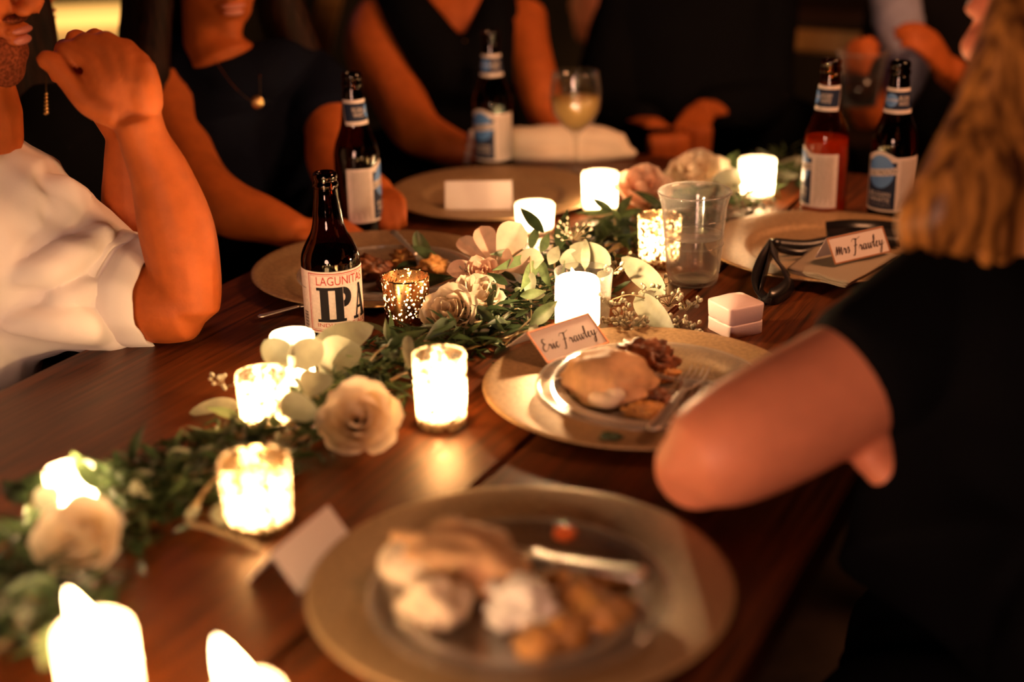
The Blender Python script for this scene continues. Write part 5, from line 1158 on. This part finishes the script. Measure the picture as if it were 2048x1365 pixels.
# 8: standing guest in the dark behind
t = thing('person', 'standing guest in dark clothes behind the table end, one hand hanging by the side', 'person', (0, 0, 0))
w0 = W_(1176, -22, 3.55); g = Vector((w0.x+0.22, w0.y+0.10, 0)); t.location = g; X = Vector((1, 0, 0)); Yv = Vector((0, 1, 0)); up = Vector((0, 0, 1))
bs = bmesh.new(); Pf, Rf = head_bm(bs, g+up*1.60, (-0.2, -1, -0.1), 1.0); tube(bs, [(g+up*1.55, .055), (g+up*1.40, .06)], 14, 3)
tube(bs, [(w0+up*0.10, .034), (w0, .027)], 12, 3); hand_bm(bs, w0, (0.02, -0.05, -1), (-0.5, -0.8, 0), 1, 1.0, .45)
w1 = Vector((2*g.x-w0.x, w0.y, w0.z)); tube(bs, [(w1+up*0.10, .034), (w1, .027)], 12, 3); hand_bm(bs, w1, (0, -0.05, -1), (0.5, -0.8, 0), -1, 1.0, .45)
for w_ in (w0, w1):
    s_ = 1 if w_.x > g.x else -1; inner_arm(bs, g+up*1.42, g+X*s_*.15+up*1.35, g+X*s_*.21+up*1.10, w_+up*.08)
obj('body', remesh(bs, .006, 3), M['skin2'], t, world=True); face_parts(t, Pf, Rf)
b = bmesh.new(); tube(b, [(g+up*1.42, .10), (g+up*1.30, .17), (g+up*1.05, .15), (g+up*.85, .165)], 24, 5, side=Yv, flat=.62)
for w_ in (w0, w1):
    s_ = 1 if w_.x > g.x else -1; tube(b, [(g+X*s_*.15+up*1.35, .06), (g+X*s_*.21+up*1.10, .05), (w_+up*.05, .042)], 16, 5)
    tube(b, [(g+X*s_*.08+up*.85, .095), (g+X*s_*.10+up*.50, .07), (g+X*s_*.10+up*.08, .055)], 16, 5)
obj('dark_suit', wrinkle(remesh(b, .010, 4), .006, 12, 3), M['blackcloth'], t, world=True)
b = bmesh.new(); ell(b, Pf((0, -0.035, 0.055)), (0.082, 0.090, 0.080), Rf); obj('hair', remesh(b, .008, 3), M['darkhair'], t, world=True)
for s_ in (-1, 1):
    b = bmesh.new(); ell(b, g+X*s_*.10+Vector((0, -.06, .045)), (.045, .13, .045)); obj('shoe', b, M['shoe'], t, world=True)

# 6: woman in the foreground, arms folded on the table edge
t = thing('person', 'foreground woman in black dress with long golden hair, bare arm folded on the table', 'person', TW(1.22, 0.10, -0.27))
hc = W_(2142, 30, 1.24); hip = TW(1.20, 0.22, -0.22); fw6 = -FW
bs = bmesh.new(); Pf, Rf = head_bm(bs, hc, fw6+Vector((.25, .55, -.1)), 0.98)
tube(bs, [(hc-Vector((0, 0, .04)), .050), (hc-Vector((0, 0, .14)), .050), (hc-Vector((-.02, 0, .19)), .07)], 16, 4)
tube(bs, [(W_(1830, 680, 1.22), .050), (W_(1700, 765, 1.21), .0545), (W_(1560, 842, 1.19), .0545), (W_(1450, 897, 1.175), .050), (W_(1385, 925, 1.17), .0405)], 20, 6)
tube(bs, [(W_(1392, 935, 1.17), .036), (at(1420, 925, .038), .037), (at(1500, 880, .037), .036), (at(1600, 818, .034), .031), (at(1665, 778, .030), .025)], 18, 5)
hand_bm(bs, at(1665, 778, .028), UA, (0, 0, 1), -1, .85, .5)
tube(bs, [(W_(1950, 930, 1.30), .036), (W_(1860, 900, 1.26), .030)], 14, 4)
for k in range(4):
    dx, dy = -10+k*16, -26+k*14
    tube(bs, [(W_(1850+dx, 880+dy, 1.25-.004*k), .013), (W_(1795+dx, 900+dy, 1.215-.004*k), .0115), (W_(1745+dx, 935+dy*1.3, 1.195-.004*k), .0105), (W_(1738+dx, 962+dy*1.2, 1.205-.004*k), .0095)], 12, 5)
for v in bs.verts:
    if v.co.z < TZ+0.002 and v.co.z > TZ-0.2: v.co.z = TZ+0.002
obj('body', remesh(bs, .0045, 5), M['skin2'], t, world=True); face_parts(t, Pf, Rf, .98)
b = bmesh.new()
tube(b, [(W_(1970, 590, 1.26), .070), (W_(1895, 642, 1.24), .068), (W_(1800, 705, 1.22), .067), (W_(1722, 755, 1.212), .0635)], 24, 6)
tube(b, [(W_(2040, 470, 1.28), .09), (W_(2040, 640, 1.28), .15), (W_(2060, 850, 1.28), .155), (W_(2060, 1050, 1.26), .15), (hip, .17)], 28, 6, side=FW, flat=.85)
tube(b, [(W_(2030, 520, 1.30), .09), (TW(1.42, -0.05, 0.16), .085), (TW(1.48, -0.10, 0.08), .06)], 20, 5)
tube(b, [(TW(1.00, 0.02, -0.10), .13), (TW(1.1, 0.05, -0.05), .15), (TW(1.25, 0.1, 0.0), .15)], 20, 5)
tube(b, [(W_(1960, 900, 1.24), .10), (W_(1900, 1000, 1.22), .08), (W_(1905, 1120, 1.20), .10)], 20, 5)
obj('black_dress', wrinkle(remesh(b, .007, 5), .005, 11, 8), M['blackcloth'], t, world=True)
b = bmesh.new(); r_ = random.Random(3)
ell(b, Pf((0, -0.030, 0.045)), (0.090, 0.096, 0.092), Rf); tube(b, [(Pf((0, -0.06, 0.08)), 0.06), (Pf((0, -0.10, -0.02)), 0.065), (Pf((0, -0.10, -0.20)), 0.055), (Pf((0, -0.09, -0.33)), 0.025)], 14, 5, side=Rf @ Vector((0, 1, 0)), flat=0.6)
for k in range(34):
    f = (k % 17)/16; lay = k//17; d0 = 1.16+0.035*lay+0.025*math.sin(k*1.9)+0.04*f; j = lambda a_: r_.uniform(-a_, a_); rr_ = 0.013+0.004*r_.random()
    tube(b, [(W_(2050+110*f+j(8), -80, d0+.04), rr_), (W_(2000+140*f+j(8), 60, d0), rr_), (W_(1935+180*f+j(12), 220, d0), rr_*1.1), (W_(1880+210*f+j(14), 350, d0-.01), rr_*1.2), (W_(1840+220*f+j(16), 440, d0-.01), rr_), (W_(1838+225*f+j(20), 495+110*f*f, d0), .005)], 9, 6)
obj('long_hair', wrinkle(remesh(b, .0055, 2), .004, 30, 2, (1, 1, .15)), M['blondhair'], t, world=True)
seat_and_legs(t, hip, fw6, M['blackcloth'], 'dress_skirt', True); chair(TW(1.20, 0.26), fw6, 'wooden chair under the golden haired woman')

# ---------------------------------------------------------------- background
def bgthing(name, label, cat, c): return thing(name, label, cat, c, PI/2-AZ)
p0 = W_(190, 40, 4.2)
t = thing('lit_counter', 'cream topped counter with beige front catching lamp light in the upper left', 'counter', (p0.x, p0.y, 0), 0.12)
zc = p0.z
obj('counter_top', box(bmesh.new(), (0, 0.1, zc-0.02), (0.62, 0.5, 0.05), None, 0.005), M['sill'], t, smooth=False)
obj('counter_front', box(bmesh.new(), (0, 0.12, (zc-0.045)/2), (0.56, 0.40, zc-0.045)), M['beige'], t, smooth=False)
area('counter_lamp_light', (p0.x+0.1, p0.y-0.35, zc+0.75), (p0.x, p0.y+0.1, zc), 0.15, 14, (1, 0.62, 0.25))
t = thing('leaning_post', 'honey coloured wooden post leaning between the navy and black dressed women', 'post', W_(628, 130, 3.15))
b = bmesh.new(); pa, pb = W_(625, 140, 3.15), W_(700, -160, 3.15); dv = (pb-pa); pc = Vector((pa.x-(dv.x/dv.z)*pa.z, pa.y-(dv.y/dv.z)*pa.z, 0.0))
tube(b, [(pc-t.location, .036), ((pc+pb)/2-t.location, .036), (pb-t.location, .036)], 4, 3); obj('shaft', b, M['chairwood'], t, smooth=False)
p5 = W_(1640, 60, 4.6)
t = thing('back_shelf', 'dim brown shelf unit in the dark behind the two right bottles', 'shelf', (p5.x, p5.y, 0), -0.3)
for k in range(4): obj('shelf_board', box(bmesh.new(), (0, 0, 0.3+0.38*k), (1.1, 0.35, 0.035)), M['darkwood'], t, smooth=False)
for s_ in (-1, 1): obj('side_panel', box(bmesh.new(), (s_*0.55, 0, 0.8), (0.03, 0.35, 1.6)), M['darkwood'], t, smooth=False)
p6 = W_(1600, 60, 4.35); t = thing('storage_box', 'faint beige box on the dim shelf behind the amber bottle', 'box', (p6.x, p6.y+0.1, 1.075))
obj('carton', box(bmesh.new(), (0, 0, 0.09), (0.26, 0.2, 0.17), None, 0.004), M['beige'], t, smooth=False); obj('lid', box(bmesh.new(), (0, 0, 0.185), (0.27, 0.21, 0.02), None, 0.003), M['beige'], t, smooth=False)
bpy.context.view_layer.update()
